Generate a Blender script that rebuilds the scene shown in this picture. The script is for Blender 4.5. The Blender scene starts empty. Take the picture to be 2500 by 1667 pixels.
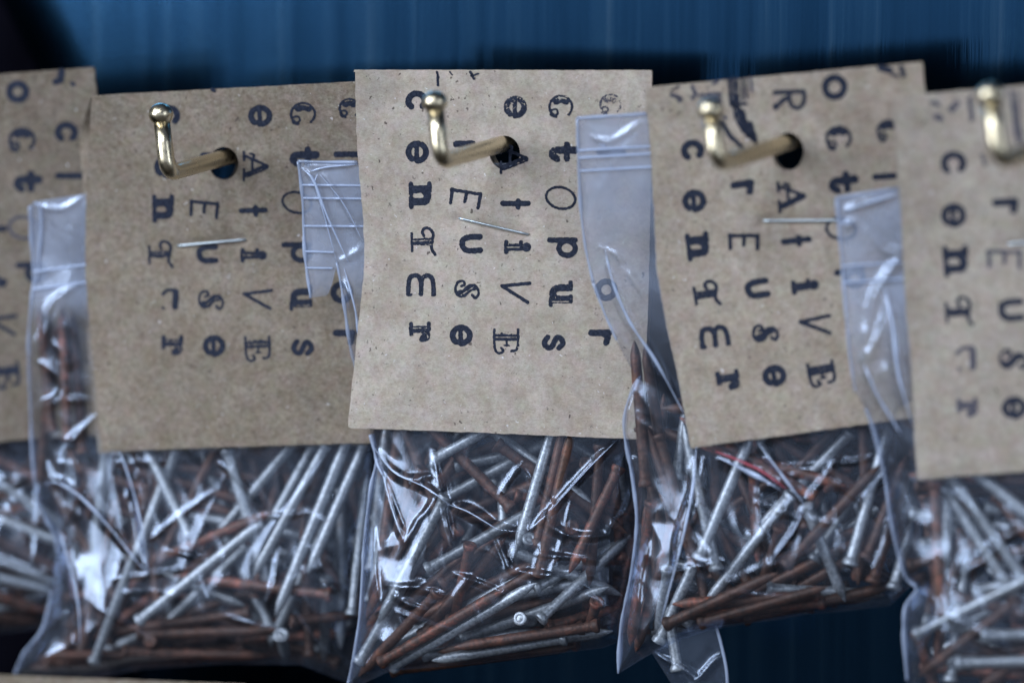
import bpy, math, random
import numpy as np
from mathutils import Vector, Matrix, noise

random.seed(7); np.random.seed(7)
S = bpy.context.scene
COL = S.collection

# ------------------------------------------------------------------ camera
TH, PH = math.radians(22.0), math.radians(7.5)      # camera stands right of the hooks and a little above
DIST, LENS = 0.750, 154.0
AX = Vector((math.sin(TH)*math.cos(PH), -math.cos(TH)*math.cos(PH), math.sin(PH)))   # from target to camera
TARGET = Vector((0, -0.029, 0))
CAMPOS = TARGET + AX*DIST
cam_d = bpy.data.cameras.new('camera'); cam = bpy.data.objects.new('camera', cam_d); COL.objects.link(cam)
S.camera = cam
cam.location = CAMPOS
cam.rotation_euler = (-AX).to_track_quat('-Z', 'Y').to_euler()
cam_d.lens = LENS; cam_d.sensor_width = 36.0; cam_d.clip_start = 0.01; cam_d.clip_end = 20
cam_d.dof.use_dof = True
cam_d.dof.focus_distance = DIST - 0.001
cam_d.dof.aperture_fstop = 154/25.0
cam_d.dof.aperture_blades = 9

# ------------------------------------------------------------------ world and lamps
W = bpy.data.worlds.new('World'); S.world = W; W.use_nodes = True
nt = W.node_tree; bg = nt.nodes['Background']
tc = nt.nodes.new('ShaderNodeTexCoord'); sx = nt.nodes.new('ShaderNodeSeparateXYZ')
nt.links.new(tc.outputs['Generated'], sx.inputs[0])
mr = nt.nodes.new('ShaderNodeMapRange'); mr.inputs[1].default_value = -1.0; mr.inputs[2].default_value = 1.0
nt.links.new(sx.outputs['Z'], mr.inputs[0])
cr = nt.nodes.new('ShaderNodeValToRGB'); 
for p_, c_ in ((0.0, (0.03, 0.027, 0.025)), (0.42, (0.10, 0.10, 0.11)), (0.450, (0.13, 0.15, 0.19)), (0.474, (1.0, 1.18, 1.5)), (0.53, (1.0, 1.15, 1.4)), (0.62, (0.24, 0.30, 0.44)), (0.75, (0.11, 0.14, 0.22))):
    e_ = cr.color_ramp.elements.new(p_); e_.color = (*c_, 1)
cr.color_ramp.elements.remove(cr.color_ramp.elements[-1]); cr.color_ramp.elements.remove(cr.color_ramp.elements[0])
nt.links.new(mr.outputs[0], cr.inputs[0])
# world darkened to the far left, added to blacken the panel's reflection there
dv = nt.nodes.new('ShaderNodeMath'); dv.operation = 'DIVIDE'; nt.links.new(sx.outputs['X'], dv.inputs[0]); nt.links.new(sx.outputs['Y'], dv.inputs[1])
pm = nt.nodes.new('ShaderNodeMapRange'); pm.interpolation_type = 'SMOOTHSTEP'; pm.inputs[1].default_value = 0.50; pm.inputs[2].default_value = 0.57; pm.inputs[3].default_value = 1.0; pm.inputs[4].default_value = 0.06
nt.links.new(dv.outputs[0], pm.inputs[0])
pmul = nt.nodes.new('ShaderNodeMix'); pmul.data_type = 'RGBA'; pmul.blend_type = 'MULTIPLY'; pmul.inputs[0].default_value = 1.0
nt.links.new(cr.outputs[0], pmul.inputs[6]); nt.links.new(pm.outputs[0], pmul.inputs[7]); nt.links.new(pmul.outputs[2], bg.inputs['Color'])
bg.inputs['Strength'].default_value = 0.55

def area(name, loc, to, sx_, sy_, power, col):
    d = bpy.data.lights.new(name, 'AREA'); d.shape = 'RECTANGLE'; d.size = sx_; d.size_y = sy_
    d.energy = power; d.color = col
    o = bpy.data.objects.new(name, d); COL.objects.link(o)
    o.location = loc
    o.rotation_euler = (Vector(to)-Vector(loc)).to_track_quat('-Z', 'Y').to_euler()
    return o
area('window_light', (-0.95, -1.15, 0.62), (0, 0, 0), 0.80, 1.25, 34, (0.80, 0.88, 1.0))
area('front_area_light', (0.05, -1.5, 1.15), (0, 0, 0), 0.4, 0.4, 11.5, (0.80, 0.88, 1.0))  # unseen lamp from the upper front, added for film and metal to reflect
area('side_area_light', (1.3, -0.7, 0.35), (0, 0, 0), 0.25, 0.7, 3.2, (0.75, 0.85, 1.0))  # unseen weak area lamp on the right

S.render.engine = 'CYCLES'
S.view_settings.view_transform = 'Standard'
try: S.view_settings.look = 'None'
except Exception: pass
S.view_settings.exposure = 0.0; S.view_settings.gamma = 1.0
S.view_settings.use_curve_mapping = False
S.cycles.transparent_max_bounces = 40
S.cycles.max_bounces = 10
S.cycles.glossy_bounces = 5
S.cycles.caustics_reflective = False; S.cycles.caustics_refractive = False
S.cycles.sample_clamp_indirect = 4.0

# ------------------------------------------------------------------ measuring helpers
# photograph pixels (2500 x 1667) -> point on the plane that hangs h millimetres in front of the wall
R = cam.rotation_euler.to_matrix()
KX = 36.0/LENS/2500.0
RX, RY, RZ = R.col[0], R.col[1], R.col[2]
def P(px, py, h):
    px = np.asarray(px, float); py = np.asarray(py, float); h = np.asarray(h, float)
    cx = (px-1250.0)*KX; cy = (833.5-py)*KX
    d = [RX[i]*cx + RY[i]*cy - RZ[i] for i in range(3)]
    t = (-h*0.001 - CAMPOS[1])/d[1]
    return np.stack([CAMPOS[i]+d[i]*t for i in range(3)], -1)
def V(px, py, h): return Vector(P(px, py, h).tolist())

# ------------------------------------------------------------------ scene helpers
def tag(o, label=None, cat=None, group=None, kind=None):
    if label: o['label'] = label
    if cat: o['category'] = cat
    if group: o['group'] = group
    if kind: o['kind'] = kind
    return o
def empty(name, loc, label, cat, group=None):
    o = bpy.data.objects.new(name, None); COL.objects.link(o); o.location = loc
    o.empty_display_size = 0.01
    return tag(o, label, cat, group)
def meshobj(name, verts, faces, mat, parent=None, smooth=True, origin=None):
    me = bpy.data.meshes.new(name)
    vs = np.asarray(verts, float)
    off = Vector((0, 0, 0))
    if parent is not None:
        q = parent
        while q is not None: off = off + q.location; q = q.parent
    if origin is not None: off = Vector(origin)
    vs = vs - np.array(off)
    me.from_pydata(vs.tolist(), [], faces); me.update()
    if smooth: me.shade_smooth()
    me.materials.append(mat)
    o = bpy.data.objects.new(name, me); COL.objects.link(o)
    if parent is not None: o.parent = parent
    elif origin is not None: o.location = off
    return o

def catmull(pts, n=8):
    pts = [tuple(p) for p in pts]
    if len(pts) < 3: return pts
    q = [pts[0]]+pts+[pts[-1]]; out = []
    for i in range(1, len(q)-2):
        for k in range(n):
            t = k/n; a, b, c, d = q[i-1], q[i], q[i+1], q[i+2]
            out.append(tuple(0.5*(2*b[j]+(c[j]-a[j])*t+(2*a[j]-5*b[j]+4*c[j]-d[j])*t*t+(3*b[j]-a[j]-3*c[j]+d[j])*t**3) for j in range(len(b))))
    out.append(pts[-1]); return out

def seg_dist(X, Y, pts, wids=None):
    """distance from grid points to a polyline, minus a half width per point"""
    best = np.full(X.shape, 1e9)
    for i in range(len(pts)-1):
        ax, ay = pts[i][:2]; bx, by = pts[i+1][:2]
        dx, dy = bx-ax, by-ay; L = dx*dx+dy*dy+1e-9
        t = np.clip(((X-ax)*dx+(Y-ay)*dy)/L, 0, 1)
        d = np.hypot(X-ax-t*dx, Y-ay-t*dy)
        if wids is not None: d = d-(wids[i]+(wids[i+1]-wids[i])*t)/2
        best = np.minimum(best, d)
    return best
def poly_sdf(X, Y, poly):
    d = seg_dist(X, Y, list(poly)+[poly[0]])
    ins = np.zeros(X.shape, bool); n = len(poly)
    for i in range(n):
        x1, y1 = poly[i]; x2, y2 = poly[(i+1) % n]
        if y1 == y2: continue
        c = ((y1 > Y) != (y2 > Y)) & (X < (x2-x1)*(Y-y1)/(y2-y1)+x1)
        ins ^= c
    return np.where(ins, d, -d)

def contour(F, x0, y0, cell):
    """filled marching squares: vertices (px,py) and faces where F > 0"""
    ny, nx = F.shape; verts = []; idx = {}; faces = []
    def cv(i, j):
        k = (0, i, j)
        if k not in idx: idx[k] = len(verts); verts.append((x0+i*cell, y0+j*cell))
        return idx[k]
    def ev(i, j, i2, j2):
        if (i2, j2) < (i, j): i, j, i2, j2 = i2, j2, i, j
        k = (1, i, j, i2, j2)
        if k not in idx:
            a, b = F[j, i], F[j2, i2]; t = min(max(a/(a-b), 0.02), 0.98)
            idx[k] = len(verts); verts.append((x0+(i+(i2-i)*t)*cell, y0+(j+(j2-j)*t)*cell))
        return idx[k]
    I = F > 0
    act = I[:-1, :-1] | I[1:, :-1] | I[:-1, 1:] | I[1:, 1:]
    js, is_ = np.nonzero(act)
    for j, i in zip(js.tolist(), is_.tolist()):
        cs = [(i, j), (i+1, j), (i+1, j+1), (i, j+1)]; f = []
        for k in range(4):
            a = cs[k]; b = cs[(k+1) % 4]
            ia = I[a[1], a[0]]; ib = I[b[1], b[0]]
            if ia: f.append(cv(*a))
            if ia != ib: f.append(ev(a[0], a[1], b[0], b[1]))
        if len(f) >= 3: faces.append(f)
    return np.array(verts), faces

def thicken(v3, faces, off):
    """close a sheet into a slab: off = vector added for the back side"""
    n = len(v3); v = np.concatenate([v3, v3+off]); fs = [list(f) for f in faces]+[[a+n for a in reversed(f)] for f in faces]
    cnt = {}
    for f in faces:
        for k in range(len(f)):
            a, b = f[k], f[(k+1) % len(f)]
            cnt[(a, b)] = cnt.get((a, b), 0)+1
    for (a, b) in cnt:
        if (b, a) not in cnt: fs.append([b, a, a+n, b+n])
    return v, fs

def tube(pts, rad, seg=10, cap=True):
    """tube through world points; rad = number or list"""
    pts = [Vector(p) for p in pts]; n = len(pts)
    rads = rad if isinstance(rad, (list, tuple)) else [rad]*n
    vs, fs = [], []; up = None
    for i in range(n):
        t = (pts[min(i+1, n-1)]-pts[max(i-1, 0)]).normalized()
        if up is None:
            up = t.orthogonal().normalized()
        up = (up - t*up.dot(t)).normalized(); s = t.cross(up)
        for k in range(seg):
            a = 2*math.pi*k/seg
            vs.append(tuple(pts[i]+(up*math.cos(a)+s*math.sin(a))*rads[i]))
    for i in range(n-1):
        for k in range(seg):
            a = i*seg+k; b = i*seg+(k+1) % seg
            fs.append([a, b, b+seg, a+seg])
    if cap:
        fs.append([k for k in reversed(range(seg))]); fs.append([(n-1)*seg+k for k in range(seg)])
    return vs, fs
def merge(parts):
    V_, F_ = [], []
    for v, f in parts:
        n = len(V_); V_ += [tuple(p) for p in v]; F_ += [[a+n for a in q] for q in f]
    return V_, F_

# ------------------------------------------------------------------ materials
def mat(name):
    m = bpy.data.materials.new(name); m.use_nodes = True
    n = m.node_tree.nodes; b = n['Principled BSDF']
    return m, n, m.node_tree.links, b
def tex(n, l, kind, scale, src=None, **kw):
    t = n.new(kind)
    for k, v in kw.items():
        if k in t.inputs: t.inputs[k].default_value = v
        else: setattr(t, k, v)
    t.inputs['Scale'].default_value = scale
    if src is not None: l.new(src, t.inputs['Vector'])
    return t
def ramp(n, l, fac, stops):
    r = n.new('ShaderNodeValToRGB'); e = r.color_ramp.elements
    while len(e) < len(stops): e.new(0.5)
    for k, (p, c) in enumerate(stops):
        e[k].position = p; e[k].color = (*c, 1) if len(c) == 3 else c
    l.new(fac, r.inputs[0]); return r
def mixc(n, l, mode, fac, a, b):
    m = n.new('ShaderNodeMix'); m.data_type = 'RGBA'; m.blend_type = mode
    for sock, v in ((m.inputs[0], fac), (m.inputs[6], a), (m.inputs[7], b)):
        if hasattr(v, 'is_linked') or hasattr(v, 'links'): l.new(v, sock)
        elif isinstance(v, (int, float)): sock.default_value = v
        else: sock.default_value = (*v, 1)
    return m.outputs[2]

def kraft(name, tone, warm, grain=1.0):
    m, n, l, b = mat(name)
    oc = n.new('ShaderNodeTexCoord').outputs['Object']
    base = tex(n, l, 'ShaderNodeTexNoise', 260, oc, Detail=5.0, Roughness=0.65)
    c0 = tuple(tone*v for v in (0.93, 0.795-0.05*warm, 0.655-0.10*warm))
    c1 = tuple(tone*v for v in (1.16, 1.02-0.04*warm, 0.88-0.10*warm))
    r = ramp(n, l, base.outputs[0], [(0.35, c0), (0.65, c1)])
    md = tex(n, l, 'ShaderNodeTexNoise', 1100, oc, Detail=4.0, Roughness=0.75)
    mdr = ramp(n, l, md.outputs[0], [(0.36, (1-0.24*grain, 1-0.28*grain, 1-0.31*grain)), (0.5, (1, 1, 1)), (0.66, (1+.18*grain,)*3)])
    r0_ = mixc(n, l, 'MULTIPLY', 1.0, r.outputs[0], mdr.outputs[0])
    # long pressed fibres
    mp = n.new('ShaderNodeMapping'); mp.inputs['Scale'].default_value = (1, 1, 3.2); l.new(oc, mp.inputs[0])
    fib = tex(n, l, 'ShaderNodeTexNoise', 1500, mp.outputs[0], Detail=4.0, Roughness=0.7, Distortion=1.6)
    fr = ramp(n, l, fib.outputs[0], [(0.36, (1-0.34*grain,)*3), (0.5, (1, 1, 1)), (0.66, (1+0.32*grain,)*3)])
    c = mixc(n, l, 'MULTIPLY', 1.0, r0_, fr.outputs[0])
    # dark and pale flecks of recycled pulp
    for sc, th, col, amt in ((1500, 0.15, (0.07, 0.065, 0.06), 0.6), (800, 0.10, (0.06, 0.045, 0.04), 0.8), (1100, 0.085, (0.75, 0.74, 0.76), 0.7)):
        mp2 = n.new('ShaderNodeMapping'); mp2.inputs['Location'].default_value = (sc*.37, sc*.11, sc*.73); l.new(oc, mp2.inputs[0])
        wn = tex(n, l, 'ShaderNodeTexNoise', sc*1.2, oc, Detail=1.0)
        ad = mixc(n, l, 'LINEAR_LIGHT', 0.0008, mp2.outputs[0], wn.outputs['Color'])
        vo = tex(n, l, 'ShaderNodeTexVoronoi', sc, ad)
        rnd = n.new('ShaderNodeSeparateColor'); l.new(vo.outputs['Color'], rnd.inputs[0])
        gt = n.new('ShaderNodeMath'); gt.operation = 'GREATER_THAN'; gt.inputs[1].default_value = 0.80; l.new(rnd.outputs[0], gt.inputs[0])
        mul = n.new('ShaderNodeMath'); mul.operation = 'MULTIPLY'; mul.inputs[1].default_value = th*2.2; l.new(rnd.outputs[1], mul.inputs[0])
        lt = n.new('ShaderNodeMath'); lt.operation = 'LESS_THAN'; l.new(vo.outputs['Distance'], lt.inputs[0]); l.new(mul.outputs[0], lt.inputs[1])
        mm = n.new('ShaderNodeMath'); mm.operation = 'MULTIPLY'; l.new(gt.outputs[0], mm.inputs[0]); l.new(lt.outputs[0], mm.inputs[1])
        m2 = n.new('ShaderNodeMath'); m2.operation = 'MULTIPLY'; m2.inputs[1].default_value = amt; l.new(mm.outputs[0], m2.inputs[0])
        c = mixc(n, l, 'MIX', m2.outputs[0], c, col)
    chn = tex(n, l, 'ShaderNodeTexNoise', 420, oc, Detail=3.0, Roughness=0.6)
    c = mixc(n, l, 'OVERLAY', 0.10, c, chn.outputs['Color'])
    big = tex(n, l, 'ShaderNodeTexNoise', 60, oc, Detail=2.0)
    br = ramp(n, l, big.outputs[0], [(0.3, (0.90, 0.89, 0.88)), (0.7, (1.06, 1.06, 1.06))])
    c = mixc(n, l, 'MULTIPLY', 1.0, c, br.outputs[0])
    l.new(c, b.inputs['Base Color'])
    b.inputs['Roughness'].default_value = 0.82
    b.inputs['Specular IOR Level'].default_value = 0.25
    bp = n.new('ShaderNodeBump'); bp.inputs['Strength'].default_value = 0.35; bp.inputs['Distance'].default_value = 0.00008
    l.new(fib.outputs[0], bp.inputs['Height']); l.new(bp.outputs[0], b.inputs['Normal'])
    return m
KRAFT = [kraft('kraft_a', 0.17, 0.8), kraft('kraft_b', 0.222, 0.85), kraft('kraft_c', 0.395, 0.05, 0.5), kraft('kraft_d', 0.33, 0.5, 0.7), kraft('kraft_e', 0.325, 0.05, 0.6)]  # tones per header also hold how light falls on each card

m, n, l, b = mat('stamp_ink'); INK = m
oc = n.new('ShaderNodeTexCoord').outputs['Object']
t = tex(n, l, 'ShaderNodeTexNoise', 2600, oc, Detail=2.0)
r = ramp(n, l, t.outputs[0], [(0.38, (0.008, 0.012, 0.026)), (0.75, (0.032, 0.040, 0.066))])
l.new(r.outputs[0], b.inputs['Base Color']); b.inputs['Roughness'].default_value = 0.7; b.inputs['Specular IOR Level'].default_value = 0.2
m, n, l, b = mat('faded_ink'); INK2 = m
t = tex(n, l, 'ShaderNodeTexNoise', 2600, n.new('ShaderNodeTexCoord').outputs['Object'], Detail=2.0)
r = ramp(n, l, t.outputs[0], [(0.38, (0.05, 0.05, 0.075)), (0.7, (0.13, 0.12, 0.13))])
l.new(r.outputs[0], b.inputs['Base Color']); b.inputs['Roughness'].default_value = 0.8; b.inputs['Specular IOR Level'].default_value = 0.2

m, n, l, b = mat('brass'); BRASS = m
b.inputs['Base Color'].default_value = (0.76, 0.66, 0.46, 1); b.inputs['Metallic'].default_value = 1.0
t = tex(n, l, 'ShaderNodeTexNoise', 700, n.new('ShaderNodeTexCoord').outputs['Object'], Detail=3.0)
r = ramp(n, l, t.outputs[0], [(0.3, (0.22,)*3), (0.7, (0.38,)*3)]); l.new(r.outputs[0], b.inputs['Roughness'])
bp = n.new('ShaderNodeBump'); bp.inputs['Strength'].default_value = 0.25; bp.inputs['Distance'].default_value = 0.0001
l.new(t.outputs[0], bp.inputs['Height']); l.new(bp.outputs[0], b.inputs['Normal'])

m, n, l, b = mat('staple_steel'); STEEL = m
b.inputs['Base Color'].default_value = (0.58, 0.66, 0.72, 1); b.inputs['Metallic'].default_value = 0.9; b.inputs['Roughness'].default_value = 0.4

def galv(name, dark):
    m, n, l, b = mat(name)
    oc = n.new('ShaderNodeTexCoord').outputs['Object']
    t = tex(n, l, 'ShaderNodeTexNoise', 1800, oc, Detail=4.0, Roughness=0.7)
    r = ramp(n, l, t.outputs[0], [(0.3, tuple(dark*v for v in (0.20, 0.22, 0.25))), (0.5, tuple(dark*v for v in (0.42, 0.47, 0.53))), (0.72, tuple(dark*v for v in (0.72, 0.78, 0.85)))])
    st = tex(n, l, 'ShaderNodeTexNoise', 230, oc, Detail=5.0, Roughness=0.75)
    sr = ramp(n, l, st.outputs[0], [(0.56, (0, 0, 0)), (0.70, (0.8, 0.8, 0.8))])
    cc = mixc(n, l, 'MIX', sr.outputs[0], r.outputs[0], (0.11, 0.062, 0.042))
    l.new(cc, b.inputs['Base Color']); b.inputs['Metallic'].default_value = 0.55; b.inputs['Roughness'].default_value = 0.42
    bp = n.new('ShaderNodeBump'); bp.inputs['Strength'].default_value = 0.5; bp.inputs['Distance'].default_value = 0.00008
    l.new(t.outputs[0], bp.inputs['Height']); l.new(bp.outputs[0], b.inputs['Normal'])
    return m
GALV = [galv('galvanised_a', 0.85), galv('galvanised_b', 0.65), galv('galvanised_c', 0.4)]
def rust(name, k, orange):
    m, n, l, b = mat(name)
    oc = n.new('ShaderNodeTexCoord').outputs['Object']
    t = tex(n, l, 'ShaderNodeTexNoise', 500, oc, Detail=6.0, Roughness=0.75)
    r = ramp(n, l, t.outputs[0], [(0.32, tuple(k*v for v in (0.022, 0.014, 0.013))), (0.50, tuple(k*v for v in (0.072, 0.036, 0.026))), (0.62, tuple(k*v for v in (0.115+0.05*orange, 0.055, 0.036))), (0.78, tuple(k*v for v in (0.15+0.25*orange, 0.075+0.09*orange, 0.045)))])
    l.new(r.outputs[0], b.inputs['Base Color']); b.inputs['Metallic'].default_value = 0.3; b.inputs['Roughness'].default_value = 0.52
    bp = n.new('ShaderNodeBump'); bp.inputs['Strength'].default_value = 0.7; bp.inputs['Distance'].default_value = 0.00012
    t2 = tex(n, l, 'ShaderNodeTexNoise', 2200, oc, Detail=4.0)
    l.new(t2.outputs[0], bp.inputs['Height']); l.new(bp.outputs[0], b.inputs['Normal'])
    return m
RUST = [rust('rust_a', 1.2, 0.4), rust('rust_b', 0.85, 0.2), rust('rust_c', 1.5, 1.1)]

def film(name, haze, refl, rough, tint=(0.97, 0.975, 0.985), trans=0.5, top=None, bump=0.16):
    m, n, l, b = mat(name); n.remove(b); out = n['Material Output']
    tr = n.new('ShaderNodeBsdfTransparent'); tr.inputs[0].default_value = (*tint, 1)
    gl = n.new('ShaderNodeBsdfGlossy'); gl.inputs['Roughness'].default_value = rough; gl.inputs['Color'].default_value = (0.66, 0.78, 1, 1)
    df = n.new('ShaderNodeBsdfDiffuse'); df.inputs[0].default_value = (0.66, 0.77, 1.0, 1)
    tl = n.new('ShaderNodeBsdfTranslucent'); tl.inputs[0].default_value = (0.72, 0.76, 0.88, 1)
    oc = n.new('ShaderNodeTexCoord').outputs['Object']
    t = tex(n, l, 'ShaderNodeTexNoise', 160, oc, Detail=6.0, Roughness=0.6, Distortion=0.8)
    bp = n.new('ShaderNodeBump'); bp.inputs['Strength'].default_value = bump; bp.inputs['Distance'].default_value = 0.0005
    l.new(t.outputs[0], bp.inputs['Height'])
    l.new(bp.outputs[0], gl.inputs['Normal'])
    fr = n.new('ShaderNodeFresnel'); fr.inputs[0].default_value = 1.5; l.new(bp.outputs[0], fr.inputs['Normal'])
    mu = n.new('ShaderNodeMath'); mu.operation = 'MULTIPLY'; mu.inputs[1].default_value = refl; mu.use_clamp = True; l.new(fr.outputs[0], mu.inputs[0])
    mn = n.new('ShaderNodeMath'); mn.operation = 'MINIMUM'; mn.inputs[1].default_value = 0.30; l.new(mu.outputs[0], mn.inputs[0]); mu = mn
    m0 = n.new('ShaderNodeMixShader'); m0.inputs[0].default_value = trans; l.new(df.outputs[0], m0.inputs[1]); l.new(tl.outputs[0], m0.inputs[2])
    m1 = n.new('ShaderNodeMixShader'); l.new(tr.outputs[0], m1.inputs[1]); l.new(m0.outputs[0], m1.inputs[2])
    sc = tex(n, l, 'ShaderNodeTexNoise', 90, oc, Detail=3.0)
    hr = ramp(n, l, sc.outputs[0], [(0.32, (haze*0.55,)*3), (0.68, (min(1, haze*1.5),)*3)]); 
    if top is None: l.new(hr.outputs[0], m1.inputs[0])
    else:                                              # thicker plastic towards the zip, sky sheen painted in as extra haze
        hr2 = ramp(n, l, sc.outputs[0], [(0.32, (top*0.62,)*3), (0.68, (top*1.35,)*3)])
        at = n.new('ShaderNodeAttribute'); at.attribute_name = 'cloud'
        hm = mixc(n, l, 'MIX', at.outputs['Fac'], hr.outputs[0], hr2.outputs[0]); l.new(hm, m1.inputs[0])
    m2 = n.new('ShaderNodeMixShader'); l.new(mu.outputs[0], m2.inputs[0]); l.new(m1.outputs[0], m2.inputs[1]); l.new(gl.outputs[0], m2.inputs[2])
    l.new(m2.outputs[0], out.inputs['Surface'])
    return m
FILM = film('clear_film', 0.035, 1.35, 0.19, top=0.34)
FILMTOP = film('zip_film', 0.05, 2.2, 0.22, top=0.32, bump=0.6)
RIB = film('zip_rib', 0.55, 2.5, 0.3, trans=0.3)
SEAM = film('welded_seam', 0.45, 2.4, 0.25, trans=0.3)
CREASE = film('crease', 0.60, 3.0, 0.22, trans=0.15)  # folded film whitened so its bright highlights are put into the colour

m, n, l, b = mat('red_glint'); REDM = m  # colour of a red reflection painted onto the film
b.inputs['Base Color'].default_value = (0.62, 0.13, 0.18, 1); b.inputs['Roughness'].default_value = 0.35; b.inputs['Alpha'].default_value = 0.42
m, n, l, b = mat('blue_metal'); BLUE = m
oc = n.new('ShaderNodeTexCoord').outputs['Object']
mp = n.new('ShaderNodeMapping'); mp.inputs['Scale'].default_value = (1, 1, 0.018); l.new(oc, mp.inputs[0])
s1 = tex(n, l, 'ShaderNodeTexNoise', 240, mp.outputs[0], Detail=5.0, Roughness=0.7)
s2 = tex(n, l, 'ShaderNodeTexNoise', 900, mp.outputs[0], Detail=2.0, Roughness=0.6)
r = ramp(n, l, s1.outputs[0], [(0.30, (0.018, 0.070, 0.148)), (0.52, (0.028, 0.098, 0.200)), (0.60, (0.038, 0.118, 0.225)), (0.76, (0.085, 0.18, 0.29))])
l.new(r.outputs[0], b.inputs['Base Color']); b.inputs['Metallic'].default_value = 1.0; b.inputs['Roughness'].default_value = 0.15
bp = n.new('ShaderNodeBump'); bp.inputs['Strength'].default_value = 0.3; bp.inputs['Distance'].default_value = 0.0005
l.new(s1.outputs[0], bp.inputs['Height']); l.new(bp.outputs[0], b.inputs['Normal'])

# ------------------------------------------------------------------ the wall
edge = [(-90, -900), (-20, -200), (22, 0), (75, 110), (135, 230), (215, 480), (300, 1200), (330, 2700)]
ex = [V(x, y, 0) for x, y in edge]
us = [0, .1, .2, .3, .4, .5, .6, .7, .8, .9, 1.0]; nc = len(us)+1           # left edge rolled backwards, shaped so its reflection darkens into the corner
wv = []
for p in ex:
    for u in us: wv.append((p.x-0.004+0.015*u, 0.0040*(1-u)**2, p.z))
    wv.append((0.6, 0, p.z))
m_ = len(wv); wv += [(x, y+0.0015, z) for x, y, z in wv]
wf = []; n_ = len(edge)
for i in range(n_-1):
    for k in range(nc-1):
        a = i*nc+k; wf.append([a, a+nc, a+nc+1, a+1]); wf.append([m_+a+1, m_+a+nc+1, m_+a+nc, m_+a])
    a = i*nc; wf.append([a+nc, a, m_+a, m_+a+nc]); a = i*nc+nc-1; wf.append([a, a+nc, m_+a+nc, m_+a])
wall = meshobj('wall', wv, wf, BLUE, smooth=True)
tag(wall, 'dark blue brushed metal panel with vertical streaks behind the bags', 'wall', kind='structure')

m, n, l, b = mat('shade_black'); b.inputs['Roughness'].default_value = 1.0; b.inputs['Specular IOR Level'].default_value = 0.0  # near black board added to make the shaded corner black
t = tex(n, l, 'ShaderNodeTexNoise', 60, n.new('ShaderNodeTexCoord').outputs['Object'], Detail=4.0)
r = ramp(n, l, t.outputs[0], [(0.3, (0.001, 0.001, 0.002)), (0.7, (0.004, 0.004, 0.007))]); l.new(r.outputs[0], b.inputs['Base Color'])
x0, x1, y0, y1, z0, z1 = -0.6, 0.6, 0.030, 0.040, -0.35, 0.32
bk_ = meshobj('shade_board', [(x0, y0, z0), (x1, y0, z0), (x1, y0, z1), (x0, y0, z1), (x0, y1, z0), (x1, y1, z0), (x1, y1, z1), (x0, y1, z1)],
              [[0, 1, 2, 3], [5, 4, 7, 6], [4, 0, 3, 7], [1, 5, 6, 2], [3, 2, 6, 7], [4, 5, 1, 0]], m, smooth=False)
tag(bk_, 'near black board added for the dark corner shade left of the blue panel', 'board', kind='structure')

# ------------------------------------------------------------------ stamped letters
def arc(cx, cy, rx, ry, a0, a1, n=18):
    return [(cx+rx*math.cos(math.radians(a0+(a1-a0)*k/n)), cy+ry*math.sin(math.radians(a0+(a1-a0)*k/n))) for k in range(n+1)]
SP = lambda *p: catmull(p, 6)
# each glyph: list of (points in the unit box, width px, add/subtract)
G = {}
G['c'] = [(arc(.5, .5, .5, .5, 48, 318), 15, 1)]
G['o'] = [(arc(.5, .5, .5, .5, 0, 360, 30), 15, 1)]
G['O'] = [(arc(.5, .5, .48, .5, 0, 360, 30), 6, 1)]
G['e'] = [(arc(.5, .5, .5, .5, 0, 322, 24), 14, 1), ([(.02, .47), (1, .47)], 11, 1)]
G['n'] = [([(.2, .04), (.2, .96)], 19, 1), ([(0, 0), (.42, 0)], 11, 1), ([(0, 1), (.3, 1)], 11, 1), (SP((.25, .72), (.5, .95), (.78, .85), (.82, .5), (.82, .05)), 18, 1), ([(.6, 0), (1, 0)], 11, 1)]
G['u'] = [(SP((.02, 1), (.02, .4), (.2, .06), (.5, .0), (.85, .12), (.98, .4), (.98, 1)), 14, 1), ([(.98, .4), (.98, 1)], 14, 1)]
G['U'] = [(SP((.2, .95), (.2, .4), (.35, .08), (.65, .08), (.8, .35)), 17, 1), ([(.8, .02), (.8, .95)], 19, 1), ([(0, 1), (.3, 1)], 10, 1), ([(.62, 1), (.85, 1)], 10, 1), ([(.8, 0), (1, 0)], 10, 1), ([(.8, .15), (.8, .85)], 2.5, -1)]
G['s'] = [(SP((.95, .78), (.6, 1), (.15, .88), (.12, .66), (.5, .52), (.9, .36), (.85, .1), (.45, 0), (.03, .18)), 13, 1)]
G['S'] = [(SP((.78, .72), (.95, .86), (.7, 1), (.35, .93), (.25, .75), (.5, .52), (.85, .3), (.75, .06), (.4, 0), (.08, .1), (.0, .32), (.2, .4), (.28, .25)), 6, 1), (SP((.3, .85), (.32, .68), (.55, .48), (.78, .3), (.74, .15)), 17, 1), (SP((.36, .76), (.55, .52), (.74, .27)), 2.2, -1)]
G['T'] = [([(.5, .0), (.5, .86)], 18, 1), ([(.18, 0), (.82, 0)], 6, 1), (SP((.28, .52), (.12, .46), (.0, .6), (.06, .82), (.25, .93), (.5, .86), (.75, .84), (.97, .98)), 7, 1), ([(.46, .08), (.46, .8)], 2.2, -1), ([(.60, .08), (.60, .8)], 2.0, -1)]
G['m'] = [(SP((1, 1), (.45, .98), (.1, .88), (.06, .66), (.3, .53), (1, .5)), 11, 1), (SP((.35, .5), (.06, .38), (.08, .12), (.4, .02), (1, .0)), 11, 1), ([(1, .93), (1, 1)], 7, 1), ([(1, .0), (1, .1)], 9, 1)]
G['h'] = [(SP((.25, .0), (.05, .3), (.02, .7), (.08, .98)), 8, 1), (SP((.05, .98), (.5, .97), (1, .92)), 15, 1), ([(.95, .05), (1, .1)], 6, 1)]
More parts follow.
